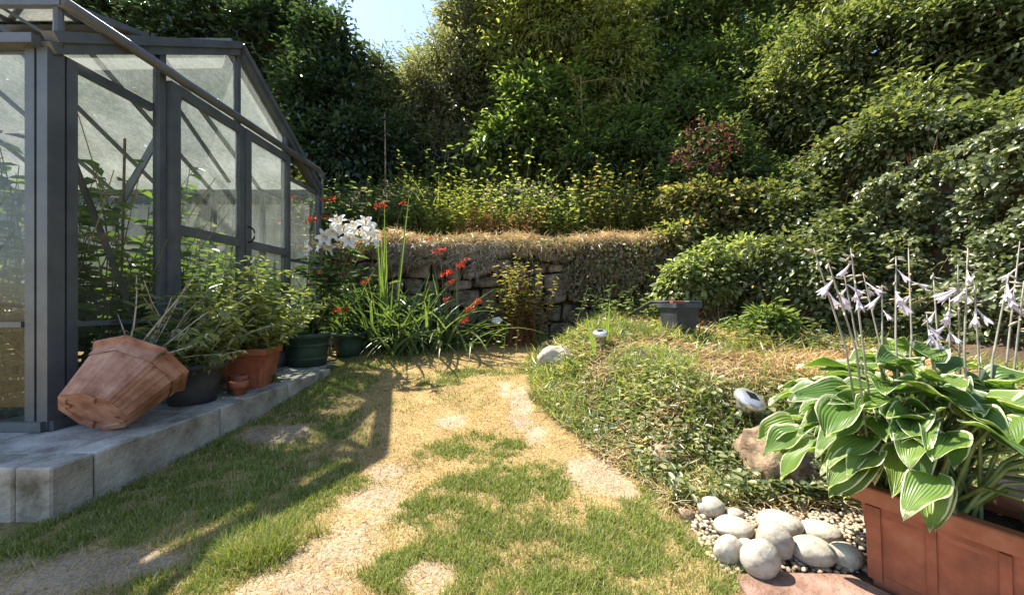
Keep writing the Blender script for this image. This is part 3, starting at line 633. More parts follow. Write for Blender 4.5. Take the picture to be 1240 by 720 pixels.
tree('golden_shrub', 'golden leaved tree top catching the sun at the upper right', 'tree', (5.6, 7.6),
     [(1030, 5, 7.4, 50, 32, .8), (1085, -8, 7.2, 50, 35, .8), (985, 20, 7.6, 30, 40, .7), (1180, -30, 7.0, 90, 40, .8)], LM['yellow'], .12, .05, 10, 45, 1.0, .26, .3, T=T6)
tree('hawthorn', 'shaded green thicket behind the red flowered shrub', 'shrub', (4.0, 7.6),
     [(920, 100, 7.6, 55, 60, .8), (900, 180, 7.2, 60, 45, .8), (960, 180, 6.8, 55, 45, .8), (880, 235, 6.8, 60, 30, .6)], LM['dark'], .10, .05, 11, 60, 1.2, .25)
# thin sapling and old stake
for nm, lb, cat, p, q, rr, seed in (('sapling', 'thin bare stemmed sapling in front of the bright laurel', 'tree', W(706, 222, 6.7), W(703, 92, 6.9), .022, 5), ('garden_stake', 'pale weathered stake standing among the shade left of centre', 'stake', W(464, 215, 6.9), W(466, 138, 6.9), .018, 6)):
    z0 = gz(p[0], p[1])-.1; P = [A([p[0], p[1], z0]), (A([p[0], p[1], z0])+q)/2+A([.03, 0, 0]), q]
    t = thing(nm, lb, cat, (p[0], p[1], z0)); MB().tube(P, [rr*1.2, rr, rr*.6], 8).build('trunk' if cat == 'tree' else 'shaft', M['twig'] if cat == 'tree' else M['rock'], t, True)
    if cat == 'tree':
        rng = np.random.default_rng(3); bs = np.repeat(q[None], 9, 0)-A([0, 0, 1])*rng.uniform(0, 1.4, (9, 1)); dr_ = unit(rng.normal(size=(9, 3))*A([1, .6, .3])+A([0, 0, .7]))
        path, P_, D, N, Ls, Ws = stemmy(rng, bs, dr_, .8, 8, .13, .05); V, Fs = vtubes(path, .008, .003); obj('limb', V, Fs, M['twig'], t); V, Fs = leaves(P_, D, N, Ls, Ws, T6); obj('crown', V, Fs, LM['yellow'], t, True)
    else: MB().tube([q-A([.0, .03, .12]), q-A([0, .03, .08])], .03, 8).build('tie', M['rubber'], t)

# red flowered shrub on the bank
c0 = W(862, 195, 6.0); rng = np.random.default_rng(31)
t = tree('red_flowered_shrub', 'shrub with dusky red flower clusters on the bank right of the wall', 'shrub', (c0[0], c0[1]+.2),
         [(858, 185, 6.0, 42, 38, .45), (895, 215, 5.9, 40, 32, .4), (840, 215, 5.9, 35, 25, .4), (960, 230, 5.4, 40, 25, .4)], LM['dark'], .085, .04, 12, 45, 1.1, .2, T=T6, trunk=.05)
for i, (px, py, s) in enumerate([(835, 160, 12), (850, 155, 14), (868, 158, 12), (882, 152, 12), (826, 185, 10), (838, 195, 11), (845, 178, 11), (860, 175, 12), (876, 190, 11), (830, 200, 8), (862, 200, 9), (838, 217, 8), (852, 237, 9), (880, 168, 10), (892, 178, 8), (966, 195, 7), (988, 180, 7), (947, 235, 9), (970, 233, 10), (962, 243, 8), (820, 190, 7), (872, 205, 8)]):
    c = W(px, py, 5.42+R.uniform(-.05, .05)+.02*(900-px)/100); k = 34; d = rnd(rng, k); P = c+d*rng.random((k, 1))**.5*s*1.1*A([1, .7, .8])*5.4/F
    V, Fs = leaves(P, unit(d+rnd(rng, k)*.5), unit(d*.3+rnd(rng, k)), .034, .03); obj('flower_cluster', V, Fs, LM['darkred'], t)['kind'] = 'stuff'

# clipped ivy hedge on the right
def sheet_leaves(rng, n, ptfun, L, Wd, th=.12, droop=.35):
    u, v = rng.random(n), rng.random(n); P, nr = ptfun(u, v); lump = fbm(u*14, v*9)
    P = P+nr*((lump-.5)*.55-rng.random(n)**1.5*th)[:, None]; s = rng.uniform(.6, 1.25, n)
    kp = fbm(u*26, v*15+3) > .37; P, nr, s, n = P[kp], nr[kp], s[kp], kp.sum()
    return P, unit(rnd(rng, n)*.75+nr*.5+A([0, 0, -droop])), unit(nr*.9+A([0, 0, .55])+rnd(rng, n)*.55), L*s, Wd*s
def hedge_pt(u, v):
    x = np.interp(u, [0, .35, 1], [3.45, 3.72, 3.55]); y = np.interp(u, [0, .35, 1], [4.15, 3.4, 1.4]); zt = np.interp(u, [0, .15, .4, 1], [1.75, 2.12, 2.25, 2.15])
    vv = np.clip(v/.8, 0, 1); z0 = ground_z(x-.15, y)-.05; over = np.clip((v-.8)/.2, 0, 1)
    P = np.stack([x+.10*np.sin(vv*3)+over*.7, y+over*.12, z0+(zt-z0)*vv+.06*over], 1); nr = unit(np.stack([-1+over*.8, -.25+0*over, .12+over*.9], 1)); return P, nr
rng = np.random.default_rng(41); hd = thing('ivy_hedge', 'dense clipped hedge of small glossy ivy leaves at the right edge', 'hedge', (3.9, 2.7, gz(3.5, 2.7)))
V, Fs = leaves(*sheet_leaves(rng, 30000, hedge_pt, .050, .038, .2), T6); obj('foliage', V, Fs, LM['ivy'], hd, True)
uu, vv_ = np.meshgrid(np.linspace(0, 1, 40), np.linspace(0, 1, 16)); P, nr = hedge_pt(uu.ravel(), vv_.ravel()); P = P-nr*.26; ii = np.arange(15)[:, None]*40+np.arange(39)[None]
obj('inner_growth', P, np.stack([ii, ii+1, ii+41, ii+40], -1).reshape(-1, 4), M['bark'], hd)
# ivy and bramble over the bank between wall and hedge
def bank_pt(u, v):
    a = np.interp(u, [0, .45, 1], [1.75, 2.6, 3.75]); c = np.interp(u, [0, .45, 1], [5.15, 4.55, 3.3]); dx, dy = .735, .677
    x = a+dx*(v*2.1-.25); y = c+dy*(v*2.1-.25); z = ground_z(x, y); e = .05; nx = -(ground_z(x+e, y)-ground_z(x-e, y))/(2*e); ny = -(ground_z(x, y+e)-ground_z(x, y-e))/(2*e)
    return np.stack([x, y, z+.05], 1), unit(np.stack([nx, ny, np.ones_like(nx)], 1))
bk = thing('bank_ivy', 'tangle of ivy and bramble covering the bank right of the stone wall', 'ivy', (2.9, 4.9, gz(2.9, 4.9)))
P, D, N, Ls, Ws = sheet_leaves(rng, 9000, bank_pt, .075, .058, .05); P[:, 2] += rng.random(len(P))**2*.28; V, Fs = leaves(P, D, N, Ls, Ws, T6); obj('foliage', V, Fs, LM['ivy'], bk, True)
P, D, N, Ls, Ws = sheet_leaves(rng, 5000, bank_pt, .07, .05, .05); P[:, 2] += rng.random(len(P))**2*.4; s = P[:, 0] < 3.2; V, Fs = leaves(P[s], D[s], N[s], Ls[s], Ws[s], T6); obj('sunburnt_leaf', V, Fs, LM['mixed'], bk, True)
P, nr = bank_pt(rng.random(220), rng.random(220)); path, p, D, N, Ls, Ws = stemmy(rng, P-nr*.05, unit(nr+rnd(rng, 220)*.8), rng.uniform(.3, .9, 220), 7, .06, .04, bend=1.3)
V, Fs = vtubes(path, .005, .002); obj('stem', V, Fs, M['twig'], bk)['kind'] = 'stuff'; V, Fs = leaves(p, D, N, Ls, Ws, T6); obj('shoot_leaf', V, Fs, LM['mixed'], bk, True)
def bush(name, label, cat, rows, lm, L, Wd, seed, per=45, dens=1.1, cr=.14, T=T6, droop=.3, base=None):
    b_ = pxblobs(rows); c = base or (b_[0][0][0], b_[0][0][1]); rng = np.random.default_rng(seed); t = thing(name, label, cat, (c[0], c[1], gz(*c)))
    P, D, N, Ls, Ws, tw = blob_leaves(rng, b_, L, Wd, per, dens, cr, droop); V, Fs = leaves(P, D, N, Ls, Ws, T); obj('foliage', V, Fs, lm, t, True)
    e = np.concatenate([q[1] for q in tw]); n = len(e); s = np.stack([c[0]+rng.normal(size=n)*.12, c[1]+rng.normal(size=n)*.12, np.full(n, gz(*c)-.03)], 1)
    V, Fs = vtubes(np.stack([s, (s+e)/2+rng.normal(size=e.shape)*.05, e], 1), .007, .003); obj('stem', V, Fs, M['twig'], t)['kind'] = 'stuff'; return t
bush('bank_shrub', 'scrubby green shrub low on the bank under the red flowers', 'shrub', [(845, 255, 5.5, 50, 30, .4), (900, 265, 5.3, 55, 38, .4), (830, 290, 5.2, 35, 22, .3)], LM['mixed'], .075, .05, 54, 42, 1.0, .16)
bush('ivy_mound', 'ivy mound climbing between the bank and the clipped hedge', 'ivy', [(1010, 215, 5.0, 48, 45, .45), (1055, 190, 4.6, 50, 45, .45), (970, 265, 4.9, 45, 40, .4)], LM['ivy'], .07, .052, 55, 45, 1.0, .16)
bush('hedge_top_growth', 'loose shoots growing over the top of the ivy hedge', 'shrub', [(1130, 165, 4.1, 55, 28, .4), (1205, 160, 3.9, 60, 26, .4), (1075, 165, 4.3, 40, 35, .35)], LM['glossy'], .065, .042, 56, 40, 1.1, .15)
bush('yellowing_shrub', 'yellowing leafy shrub behind the black tub', 'shrub', [(850, 335, 4.5, 42, 38, .35), (890, 325, 4.5, 34, 32, .35), (825, 350, 4.55, 28, 30, .3)], LM['pale'], .065, .042, 51, 42, 1.05, .13)
bush('bramble_bush', 'green bramble bush in front of the bank beside the black post', 'shrub', [(945, 330, 4.2, 45, 45, .4), (995, 335, 3.9, 45, 42, .35), (1010, 290, 4.2, 38, 35, .35)], LM['ivy'], .06, .045, 52, 45, 1.1, .13)
bush('arching_weed', 'lush yellow green weed on the bed right of the black tub', 'weed', [(925, 395, 3.6, 30, 20, .22)], LM['bright'], .09, .02, 53, 34, 1.3, .1)

# ------------------------------------------------------------------ terrace planting just behind the wall top
def terrace(name, label, cat, px0, px1, Y, n, h, nodes, L, Wd, lm, seed, **k):
    rng = np.random.default_rng(seed); xs = (rng.uniform(px0, px1, n)-CX)*Y/F; ys_ = Y+rng.uniform(-.28, .45, n); B = np.stack([xs, ys_, ground_z(xs, ys_)-.03], 1)
    return herb(name, label, cat, (((px0+px1)/2-CX)*Y/F, Y, gz(((px0+px1)/2-CX)*Y/F, Y)), B, spread(rng, n, .22), rng.uniform(.55, 1.1, n)*h*(.55+.9*fbm(xs*2.2+seed, ys_*2.2)), nodes, L, Wd, lm, seed=seed, **k)
terrace('nettle_patch', 'grey green nettle patch on the terrace above the lilies', 'weeds', 388, 505, 6.0, 260, 1.25, 15, .115, .05, LM['nettle'], 61)
terrace('golden_herb', 'golden leaved herb on the terrace right of the nettle patch', 'shrub', 498, 585, 5.95, 190, 1.2, 15, .085, .045, LM['yellow'], 62)
terrace('dead_bracken', 'rusty brown dead bracken on the terrace above the wall', 'bracken', 555, 650, 5.75, 130, .75, 14, .09, .022, LM['brown'], 63, ldroop=.7)
terrace('leafy_herb', 'pale leaved herb on the terrace between dead bracken and brambles', 'shrub', 600, 705, 6.05, 220, 1.25, 15, .095, .05, LM['pale'], 64)
terrace('bramble_patch', 'shady bramble patch on the terrace at the right end of the wall', 'brambles', 695, 840, 6.0, 260, 1.25, 15, .095, .055, LM['mixed'], 65)
terrace('shade_undergrowth', 'dark undergrowth at the back of the terrace beneath the trees', 'undergrowth', 380, 880, 7.0, 520, 1.7, 15, .15, .06, LM['dark'], 66)
rng = np.random.default_rng(67); t = thing('arching_grass', 'tuft of tall arching grass on the terrace above the golden herb', 'grass', W(530, 240, 6.2)*A([1, 1, 0])+A([0, 0, 1.7]))
for k in range(26):
    a = rng.uniform(0, 6.28); b0 = A([W(530, 0, 6.2)[0]+rng.normal()*.15, 6.2+rng.normal()*.1, 1.7]); V, Fs = ribbon(b0, (math.cos(a)*.35, math.sin(a)*.2, 1), rng.uniform(1.0, 1.5), .022, 1.7, 8); obj('blade', V, Fs, LM['pale'], t, True)

# dry thatch on the wall top and hanging growth
def thatch(name, label, cat, n, x0, x1, lm, seed, zf, L0=.06, L1=.2, wd=.006, yoff=(-.13, .35), hang=.5, gap=0):
    rng = np.random.default_rng(seed); x = rng.uniform(x0, x1, n); y = WY+rng.uniform(*yoff, n); z = zf(rng, x, y)
    keep_ = fbm(x*4+seed, z*6) > gap; x, y, z = x[keep_], y[keep_], z[keep_]; n = len(x)
    P = np.stack([x, y, z], 1); D = unit(np.stack([rng.normal(size=n)*.7, -rng.random(n)*1.1+.25, rng.normal(size=n)*.35+.1-hang*(y < WY+.03)], 1)); L = rng.uniform(L0, L1, n)
    D2 = unit(D+A([0, -.25, -.9])*rng.uniform(.2, 1.1, (n, 1))); S = unit(np.cross(D, rnd(rng, n)))*wd/2; q = P+D*L[:, None]*.5
    V = np.stack([P-S, P+S, q+S, q-S, q+D2*L[:, None]*.5], 1).reshape(-1, 3); b_ = (np.arange(n)*5)[:, None]
    return tag(obj(name, V, [b_+A([[0, 1, 2, 3]]), b_+A([[3, 2, 4]])], lm), label, cat, kind='stuff')
ztop = lambda rng, x, y: 1.66+.24*fbm(x*1.8, y*1.8)+rng.random(len(x))*.05-np.clip(WY+.02-y, 0, 1)*1.3*rng.random(len(x))
thatch('wall_top_thatch', 'straw coloured dry grass thatch along the top of the stone wall', 'dry grass', 17000, -2.4, 2.2, LM['tan'], 71, ztop)
thatch('pale_dead_stalks', 'pale grey tangle of dead stalks hanging over the left half of the wall', 'dead stalks', 8000, -1.9, -.15, LM['greydry'], 72, lambda rng, x, y: 1.72-rng.random(len(x))**1.7*(.12+.42*fbm(x*3, x*0))-.02, .04, .15, .008, (-.15, .01), gap=.44)
thatch('wall_moss', 'green moss and creeping weed along the upper wall', 'moss', 2600, -.4, 2.2, LM['herb'], 73, lambda rng, x, y: 1.74-rng.random(len(x))**2*.35, .03, .08, .012, (-.12, .05))
rng = np.random.default_rng(74); n = 7000; x = 1.42+rng.normal(size=n)*.36; z = 1.72-rng.random(n)**.8*(.45+.5*fbm(x*3.1, x*0+3)); y = WY-.02-rng.random(n)*.15
s = (x > .6) & (x < 2.2); P = np.stack([x, y, z], 1)[s]; k = len(P); di = thing('dead_ivy', 'brown dead ivy curtain hanging over the right half of the wall', 'ivy', (1.4, WY-.1, 1.0))
V, Fs = leaves(P, unit(A([0, -.4, -1.])+rnd(rng, k)*.7), unit(A([0, -1., .3])+rnd(rng, k)*.6), rng.uniform(.03, .06, k), rng.uniform(.018, .035, k)); obj('dead_leaf', V, Fs, LM['deadivy'], di)['kind'] = 'stuff'
q = rng.random(k) < .16; V, Fs = leaves(P[q]-A([0, .05, 0]), unit(A([0, -.5, -.6])+rnd(rng, q.sum())*.7), unit(A([0, -1., .6])+rnd(rng, q.sum())*.5), .06, .042, T6); obj('green_leaf', V, Fs, LM['mixed'], di, True)['kind'] = 'stuff'
bs = np.stack([rng.uniform(.75, 2.15, 90), np.full(90, WY-.03), np.full(90, 1.76)], 1); path, p, D, N, Ls, Ws = stemmy(rng, bs, unit(rng.normal(size=(90, 3))*A([.35, .1, .1])+A([0, -.3, -1])), rng.uniform(.3, .95, 90), 4, .04, .025, bend=.5)
V, Fs = vtubes(path, .004, .002); obj('stem', V, Fs, M['twig'], di)['kind'] = 'stuff'; V, Fs = leaves(p, D, N, Ls, Ws, T6); obj('live_leaf', V, Fs, LM['mixed'], di, True)

# ------------------------------------------------------------------ inside the greenhouse
for i, (x, y, h, lb) in enumerate([(-2.95, 2.32, 1.6, 'tomato plant inside the greenhouse nearest the near corner post'), (-2.85, 2.62, 1.75, 'tall tomato plant inside the greenhouse behind the wide pane'), (-3.6, 2.4, 1.7, 'tomato plant deep inside the greenhouse behind the corner post'), (-2.85, 3.05, 1.25, 'leafy plant inside the greenhouse behind the left door'), (-2.85, 3.6, 1.15, 'leafy plant inside the greenhouse behind the right door'), (-3.3, 3.9, 1.5, 'tomato plant at the far end inside the greenhouse'), (-2.85, 4.25, 1.1, 'low plant inside the greenhouse at the far corner')]):
    rng = np.random.default_rng(80+i); n = 30; B = np.stack([x+rng.normal(size=n)*.1, y+rng.normal(size=n)*.1, np.full(n, LZ)], 1)
    t, _ = herb('tomato_plant', lb, 'plant', (x, y, LZ), B, spread(rng, n, .2), rng.uniform(.6, 1.1, n)*h, 20, .16, .085, LM['tomato'], seed=80+i, clip=(-2.53, 2.0, 4.5), group='plants inside the greenhouse', lspread=1.2, start=.05, ldroop=.5, sr=.006)
    MB().tube([(x+.02, y, LZ), (x+.04, y+.02, LZ+h*1.05)], .008, 6).build('cane', M['twig'], t)
st = thing('staging_bench', 'slatted bench along the far side inside the greenhouse', 'bench', (-4.6, 4.2, LZ))
for k in range(6): MB().box((-4.6, 3.98+k*.085, 1.0), (2.6, .06, .025)).build('slat', M['twig'], st)
for xx in (-3.4, -5.8):
    for yy in (4.0, 4.4): MB().box((xx, yy, (LZ+.98)/2), (.04, .04, .98-LZ)).build('leg', M['alu'], st)

# ------------------------------------------------------------------ pots on the plinth
def pot(name, label, c, r0, r1, h, m, rim=.02, seg=32, sq=None, bands=(), smooth=True, rot=None, group=None, wall_=.012):
    t = thing(name, label, 'pot', c, group); prof = [(r0, 0), (r0+(r1-r0)*.5, h*.5), (r1-.005, h-.05), (r1+rim, h-.045), (r1+rim, h), (r1-wall_, h), (r1-wall_-.01, h-.05), (r0*.9, .02)]
    o = MB().lathe((0, 0, 0), prof, seg, True, sq, rot); V = A(o.V)+A(c); obj('body', V, o.F, m, t, smooth)
    V = A(MB().lathe((0, 0, h-.06), [(.001, .01), (r1-wall_-.012, 0)], seg, False, sq, rot).V)+A(c); obj('soil', V, [(j, (j+1) % seg, seg+(j+1) % seg, seg+j) for j in range(seg)], M['soil'], t)
    for z in bands: V = A(MB().lathe((0, 0, 0), [(q*(r0+(r1-r0)*z/h), z+dz) for q, dz in ((1.0, -.014), (1.025, -.012), (1.03, .012), (1.0, .014))], seg, False, sq, rot).V)+A(c); obj('band', V, [(k*seg+j, k*seg+(j+1) % seg, (k+1)*seg+(j+1) % seg, (k+1)*seg+j) for k in range(3) for j in range(seg)], m, t, smooth)
    return t
pot('grey_pot', 'dark grey round plastic pot behind the fallen terracotta pot', (-2.2, 2.50, LZ), .125, .165, .27, M['greypot'])
pot('barrel_pot', 'green barrel shaped pot at the far end of the plinth', (-2.25, 3.95, LZ), .18, .205, .34, M['greenpot'], .006, 28, bands=(.08, .22))
pot('dark_pot', 'dark green pot half hidden right of the barrel pot', (-2.02, 4.42, gz(-2.02, 4.42)-.01), .14, .18, .28, M['greenpot'])
sqf = lambda a: 1/max(abs(math.cos(a)), abs(math.sin(a)))
def square_pot(name, label, c, w0, w1, h, m, rz, rimw=.018, group=None):
    t = thing(name, label, 'pot', c, group); cs, sn = math.cos(rz), math.sin(rz); Rm = A([[cs, -sn, 0], [sn, cs, 0], [0, 0, 1]])
    def ring(prof):
        V = []; 
        for w, z in prof: V += [(-w, -w, z), (w, -w, z), (w, w, z), (-w, w, z)]
        Fs = [(k*4+j, k*4+(j+1) % 4, (k+1)*4+(j+1) % 4, (k+1)*4+j) for k in range(len(prof)-1) for j in range(4)]; return A(V)@Rm.T+A(c), Fs
    V, Fs = ring([(w0, 0), (w1, h-.05), (w1, h-.02), (w1-.015, h-.02), (w0-.02, .03)]); obj('body', V, Fs+[(3, 2, 1, 0), (16, 17, 18, 19)], m, t)
    V, Fs = ring([(w1+.001, h-.055), (w1+rimw, h-.05), (w1+rimw, h), (w1-.02, h), (w1-.02, h-.03)]); obj('rim', V, Fs, m, t)
    V, Fs = ring([(w1-.022, h-.045), (.001, h-.035)]); obj('soil', V, Fs, M['soil'], t)
    for q in range(4):
        for s in (-1, 1):
            a = q*math.pi/2; Rq = A([[math.cos(a), -math.sin(a), 0], [math.sin(a), math.cos(a), 0], [0, 0, 1]])
            mb = MB().beam((s*w0*.82, -w0-.002, .03), (s*w1*.82, -w1-.002, h-.06), .012, .008, (0, -1, 0)); obj('moulding', A(mb.V)@Rq.T@Rm.T+A(c), mb.F, m, t)
    return t
square_pot('square_pot', 'square terracotta pot holding the bushy variegated plant', (-2.15, 2.98, LZ), .115, .15, .31, M['terracotta'], .2, .012)
pot('small_pot', 'tiny red pot at the kerb edge in front of the square pot', (-2.04, 2.70, LZ), .042, .055, .10, M['terracotta'], .006, 20, group='tiny red pots')
pot('small_pot', 'tiny red pot tucked between the grey pot and the square pot', (-2.12, 2.80, LZ), .042, .055, .12, M['terracotta'], .006, 20, group='tiny red pots')
# the tipped octagonal pot
ax = Vector((-.04, .8, .58)).normalized(); Rm = frame(ax.cross(Vector((0, 0, 1))), ax).to_3x3(); Rz = Matrix.Rotation(math.radians(10), 3, 'Z')
octf = lambda a: math.cos(math.pi/8)/math.cos((a % (math.pi/4))-math.pi/8)
SEG = 96
def flute(a): 
    u = (a % (math.pi/4))/(math.pi/4); return octf(a)*(1+(.018 if (int(u*12) % 2 and .1 < u < .9) else 0))
Mx = A(Rm) @ A(Rz)
def pv(prof, f): 
    o = MB().lathe((0, 0, 0), prof, SEG, False, f); return A(o.V)@Mx.T, o.F
PH, r0, r1 = .32, .15, .205
V0, F0 = pv([(r0, .0), (r0+.004, .02), (r1-.003, PH-.085), (r1-.002, PH-.08)], flute); V1, F1 = pv([(r1+.004, PH-.085), (r1+.010, PH-.02), (r1+.034, PH-.016), (r1+.034, PH), (r1-.012, PH), (r0-.02, .03)], octf)
Vb, Fb = pv([(r0, .0), (r0-.03, .0), (r0-.034, .008), (.001, .008)], octf)
low = min(V0[:, 2].min(), V1[:, 2].min()); org = A([-2.14, 1.86, LZ-low]); org = org+A([0, 0, .0])
t = thing('fallen_pot', 'large octagonal terracotta pot tipped over at the plinth edge', 'pot', org)
obj('body', V0+org, F0, M['oldterracotta'], t); obj('rim', V1+org, F1, M['oldterracotta'], t); obj('base', Vb+org, Fb, M['oldterracotta'], t)
for k in range(4):
    a = k*1.57+.4; o = MB().box((math.cos(a)*.11, math.sin(a)*.11, -.003), (.05, .018, .012), a, .003); obj('foot', A(o.V)@Mx.T+org, o.F, M['oldterracotta'], t)
V, Fs = pv([(.001, PH-.05), (r1-.03, PH-.05)], octf); obj('soil', V+org, Fs, M['soil'], t)
mouth = A(ax)*PH*.9+org
rng = np.random.default_rng(91); n = 26; herb('toppled_plant', 'long pale stemmed plant spilling from the tipped pot', 'plant', mouth, mouth+rng.normal(size=(n, 3))*.05, unit(A([.1, .9, .75])+rng.normal(size=(n, 3))*.28), rng.uniform(.25, .62, n), 9, .085, .022, LM['herb'], M['greydry_stem'], 91, sr=.006, bend=.5)
# plants in the pots
rng = np.random.default_rng(92); n = 46; B = np.stack([-2.15+rng.normal(size=n)*.06, 2.98+rng.normal(size=n)*.06, np.full(n, LZ+.25)], 1)
t, _ = herb('variegated_shrub', 'bushy variegated shrub in the square terracotta pot', 'shrub', (-2.15, 2.98, LZ+.25), B, unit(np.stack([rng.normal(size=n)*.5+.18, rng.normal(size=n)*.5+.05, np.full(n, .85)], 1)), rng.uniform(.35, .92, n), 17, .095, .033, LM['potleaf'], seed=92, ldroop=.55, bend=.7, sr=.005, pair=2)
rng = np.random.default_rng(93); n = 34; B = np.stack([-2.2+rng.normal(size=n)*.06, 2.50+rng.normal(size=n)*.06, np.full(n, LZ+.2)], 1)
herb('leaning_plant', 'leggy green plant leaning left out of the dark grey pot', 'plant', (-2.2, 2.5, LZ+.2), B, unit(np.stack([rng.normal(size=n)*.4-.02, rng.normal(size=n)*.4, np.full(n, .7)], 1)), rng.uniform(.3, .68, n), 12, .09, .03, LM['potleaf'], M['greydry_stem'], 93, ldroop=.7, bend=.9, sr=.006, pair=2)
for i, (px, py, lb) in enumerate([(335, 462, 'small weed rooted in the kerb joint below the variegated shrub'), (216, 486, 'broad leaved weed hanging over the kerb beside the tipped pot')]):
    rng = np.random.default_rng(95+i); c = A([(px-CX)/F, 1, 0])*(.676*F/(py-CY)); c[2] = LZ; n = 9 if i == 0 else 6
    herb('kerb_weed', lb, 'weed', c, c+rng.normal(size=(n, 3))*A([.02, .02, 0]), spread(rng, n, .8), .09 if i == 0 else .12, 4, .05 if i == 0 else .13, .025 if i == 0 else .075, LM['herb'], seed=95+i, ldroop=.4 if i == 0 else .9)
rng = np.random.default_rng(98); n = 30
# ------------------------------------------------------------------ lilies
ly = thing('lily_plant', 'white lily in full bloom standing in the green barrel pot', 'lily', (-2.25, 3.95, LZ+.28))
def petal_mesh(L, w, curl, cup=.25, nu=6, nv=4):
    V = []; th = .9; p = A([0., 0.])
    for i in range(nu+1):
        u = i/nu; ww = w*math.sin(math.pi*min(.06+u*.94, .985))**.75; 
        for j in range(nv+1):
            v = j/nv*2-1; V.append((p[0], v*ww/2, p[1]+cup*ww*abs(v)**2*.5))
        a = th-curl*u*u; p = p+A([math.cos(a), math.sin(a)])*L/nu
    Fs = [(i*(nv+1)+j, (i+1)*(nv+1)+j, (i+1)*(nv+1)+j+1, i*(nv+1)+j+1) for i in range(nu) for j in range(nv)]
    return A(V), Fs
V, Fs = petal_mesh(.135, .056, 2.0); pet = make_mesh('petal', V, Fs, LM['white'], True)
rng = np.random.default_rng(99); stem_end = []
for px, py in ((372, 301), (394, 287), (399, 299), (409, 267), (416, 278), (428, 273), (435, 285), (443, 270), (448, 279), (449, 290), (423, 290), (404, 281), (387, 296)):
    c = W(px, py, 3.85+rng.uniform(-.12, .12)); face = Vector((rng.normal()*.5+(px-415)*.012, -.8, rng.uniform(-.1, .7)+(285-py)*.02)).normalized(); stem_end.append(c)
    Q = frame(Vector((0, 0, 1)).cross(face), face); Q3 = A(Q.to_3x3()); mb = MB()
    for k in range(6):
        a = k*1.047; d = Q3@A([math.cos(a)*.3, math.sin(a)*.3, 1]); mb.tube([c-Q3@A([0, 0, .03]), c+d*.03, c+d*.075], [.004, .003, .0025], 5)
    fl = mb.build('flower', M['stamen'], ly)
    for k in range(6): inst('petal', pet, Matrix.Translation(c-Q3@A([0, 0, .05])) @ Q @ Matrix.Rotation(k*1.0472+rng.normal()*.06, 4, 'Z') @ Matrix.Diagonal((1, 1 if k % 2 else .8, 1, 1)), fl)
for c in stem_end[::2]:
    b0 = A([-2.25+rng.normal()*.06, 3.95+rng.normal()*.06, LZ+.27]); e = c+A([0, .05, -.06]); P = np.stack([b0, b0*.5+e*.5+A([.02, .03, .05]), e]); MB().tube(P, [.009, .007, .005], 6).build('stem', M['stem'], ly)
    u = rng.random(34)[:, None]*.95; p = b0*(1-u)+e*u; o = rnd(rng, 34)*A([1, 1, .2]); V, Fs = leaves(p, unit(o+A([0, 0, .1])), A([0, 0, 1.])+rnd(rng, 34)*.2, rng.uniform(.10, .19, 34), .036, T6); obj('foliage', V, Fs, LM['lilyleaf'], ly, True)
# ------------------------------------------------------------------ strap leaved clumps and red flowers by the wall
def strap_clump(name, label, c, n, L, w, lm, seed, lean=.5, bend=1.6, sx=.16):
    rng = np.random.default_rng(seed); t = thing(name, label, 'plant', c)
    for k in range(n):
        a = rng.uniform(0, 6.28); b0 = A(c)+A([rng.normal()*sx, rng.normal()*sx*.6, -.02]); q = rng.uniform(.2, 1)*lean
        V, Fs = ribbon(b0, (math.cos(a)*q, math.sin(a)*q*.8-.05, 1), L*rng.uniform(.6, 1.15), w*rng.uniform(.7, 1.2), bend*rng.uniform(.3, 1.2), 7); obj('blade', V, Fs, lm, t, True)
    return t
def gpY(px, Y): x = (px-CX)*Y/F; return (x, Y, gz(x, Y))
cr1 = strap_clump('montbretia', 'tall red flowered montbretia clump behind the white lilies', gpY(440, 4.75), 90, 1.05, .06, LM['strapdark'], 101, .7, 1.8, .2)
cr2 = strap_clump('montbretia', 'arching red flowered montbretia clump in front of the wall', gpY(535, 4.7), 110, 1.05, .055, LM['strap'], 102, .95, 1.9, .26)
strap_clump('day_lily', 'dark strap leaved clump at the lawn edge right of the pots', gpY(485, 4.6), 90, .9, .055, LM['strapdark'], 103, .8, 1.9, .26)
strap_clump('iris', 'upright yellow green sword leaves rising above the lilies', gpY(466, 4.62), 8, 1.75, .06, LM['sword'], 104, .16, .16, .05)
def spray(px, py, Y, parent, s=1.0, seed=0, stem_to=None):
    rng = np.random.default_rng(seed); c = W(px, py, Y); k = 26; a = rng.uniform(-1, 1, (k, 1)); P = c+a*A([.05, .02, .02])*s+rnd(rng, k)*.015*s; D = unit(rnd(rng, k)+A([0, -.3, .3]))
    V, Fs = leaves(P, D, rnd(rng, k), .045*s, .016*s, T6); h = obj('flower_spray', V, Fs, LM['red'], parent, True); h['kind'] = 'stuff'
    if stem_to is not None: MB().tube([A(stem_to), (A(stem_to)+c)/2+A([0, 0, .12]), c-A([0, 0, .03]), c+A([.03, 0, 0])], [.005, .004, .003, .002], 5).build('flower_stem', M['stem'], parent)
for i, (px, py, s) in enumerate([(352, 240, .8), (397, 243, 1.1), (393, 263, .8), (460, 249, 1), (488, 246, .6), (347, 267, 1), (376, 266, 1.), (382, 330, .8), (418, 320, .7), (443, 341, .8), (420, 375, .9), (408, 376, .8)]): spray(px, py, 4.45 if px > 400 else 4.3, cr1, s, 110+i, gpY(440, 4.75))
for i, (px, py, s) in enumerate([(533, 304, 1.2), (541, 331, 1.1), (557, 322, 1), (546, 342, .8), (570, 374, 1.), (563, 388, .9), (579, 364, .8), (520, 290, .7), (540, 362, .7), (563, 315, .8)]): spray(px, py, 4.5, cr2, s, 140+i, gpY(540, 4.7))
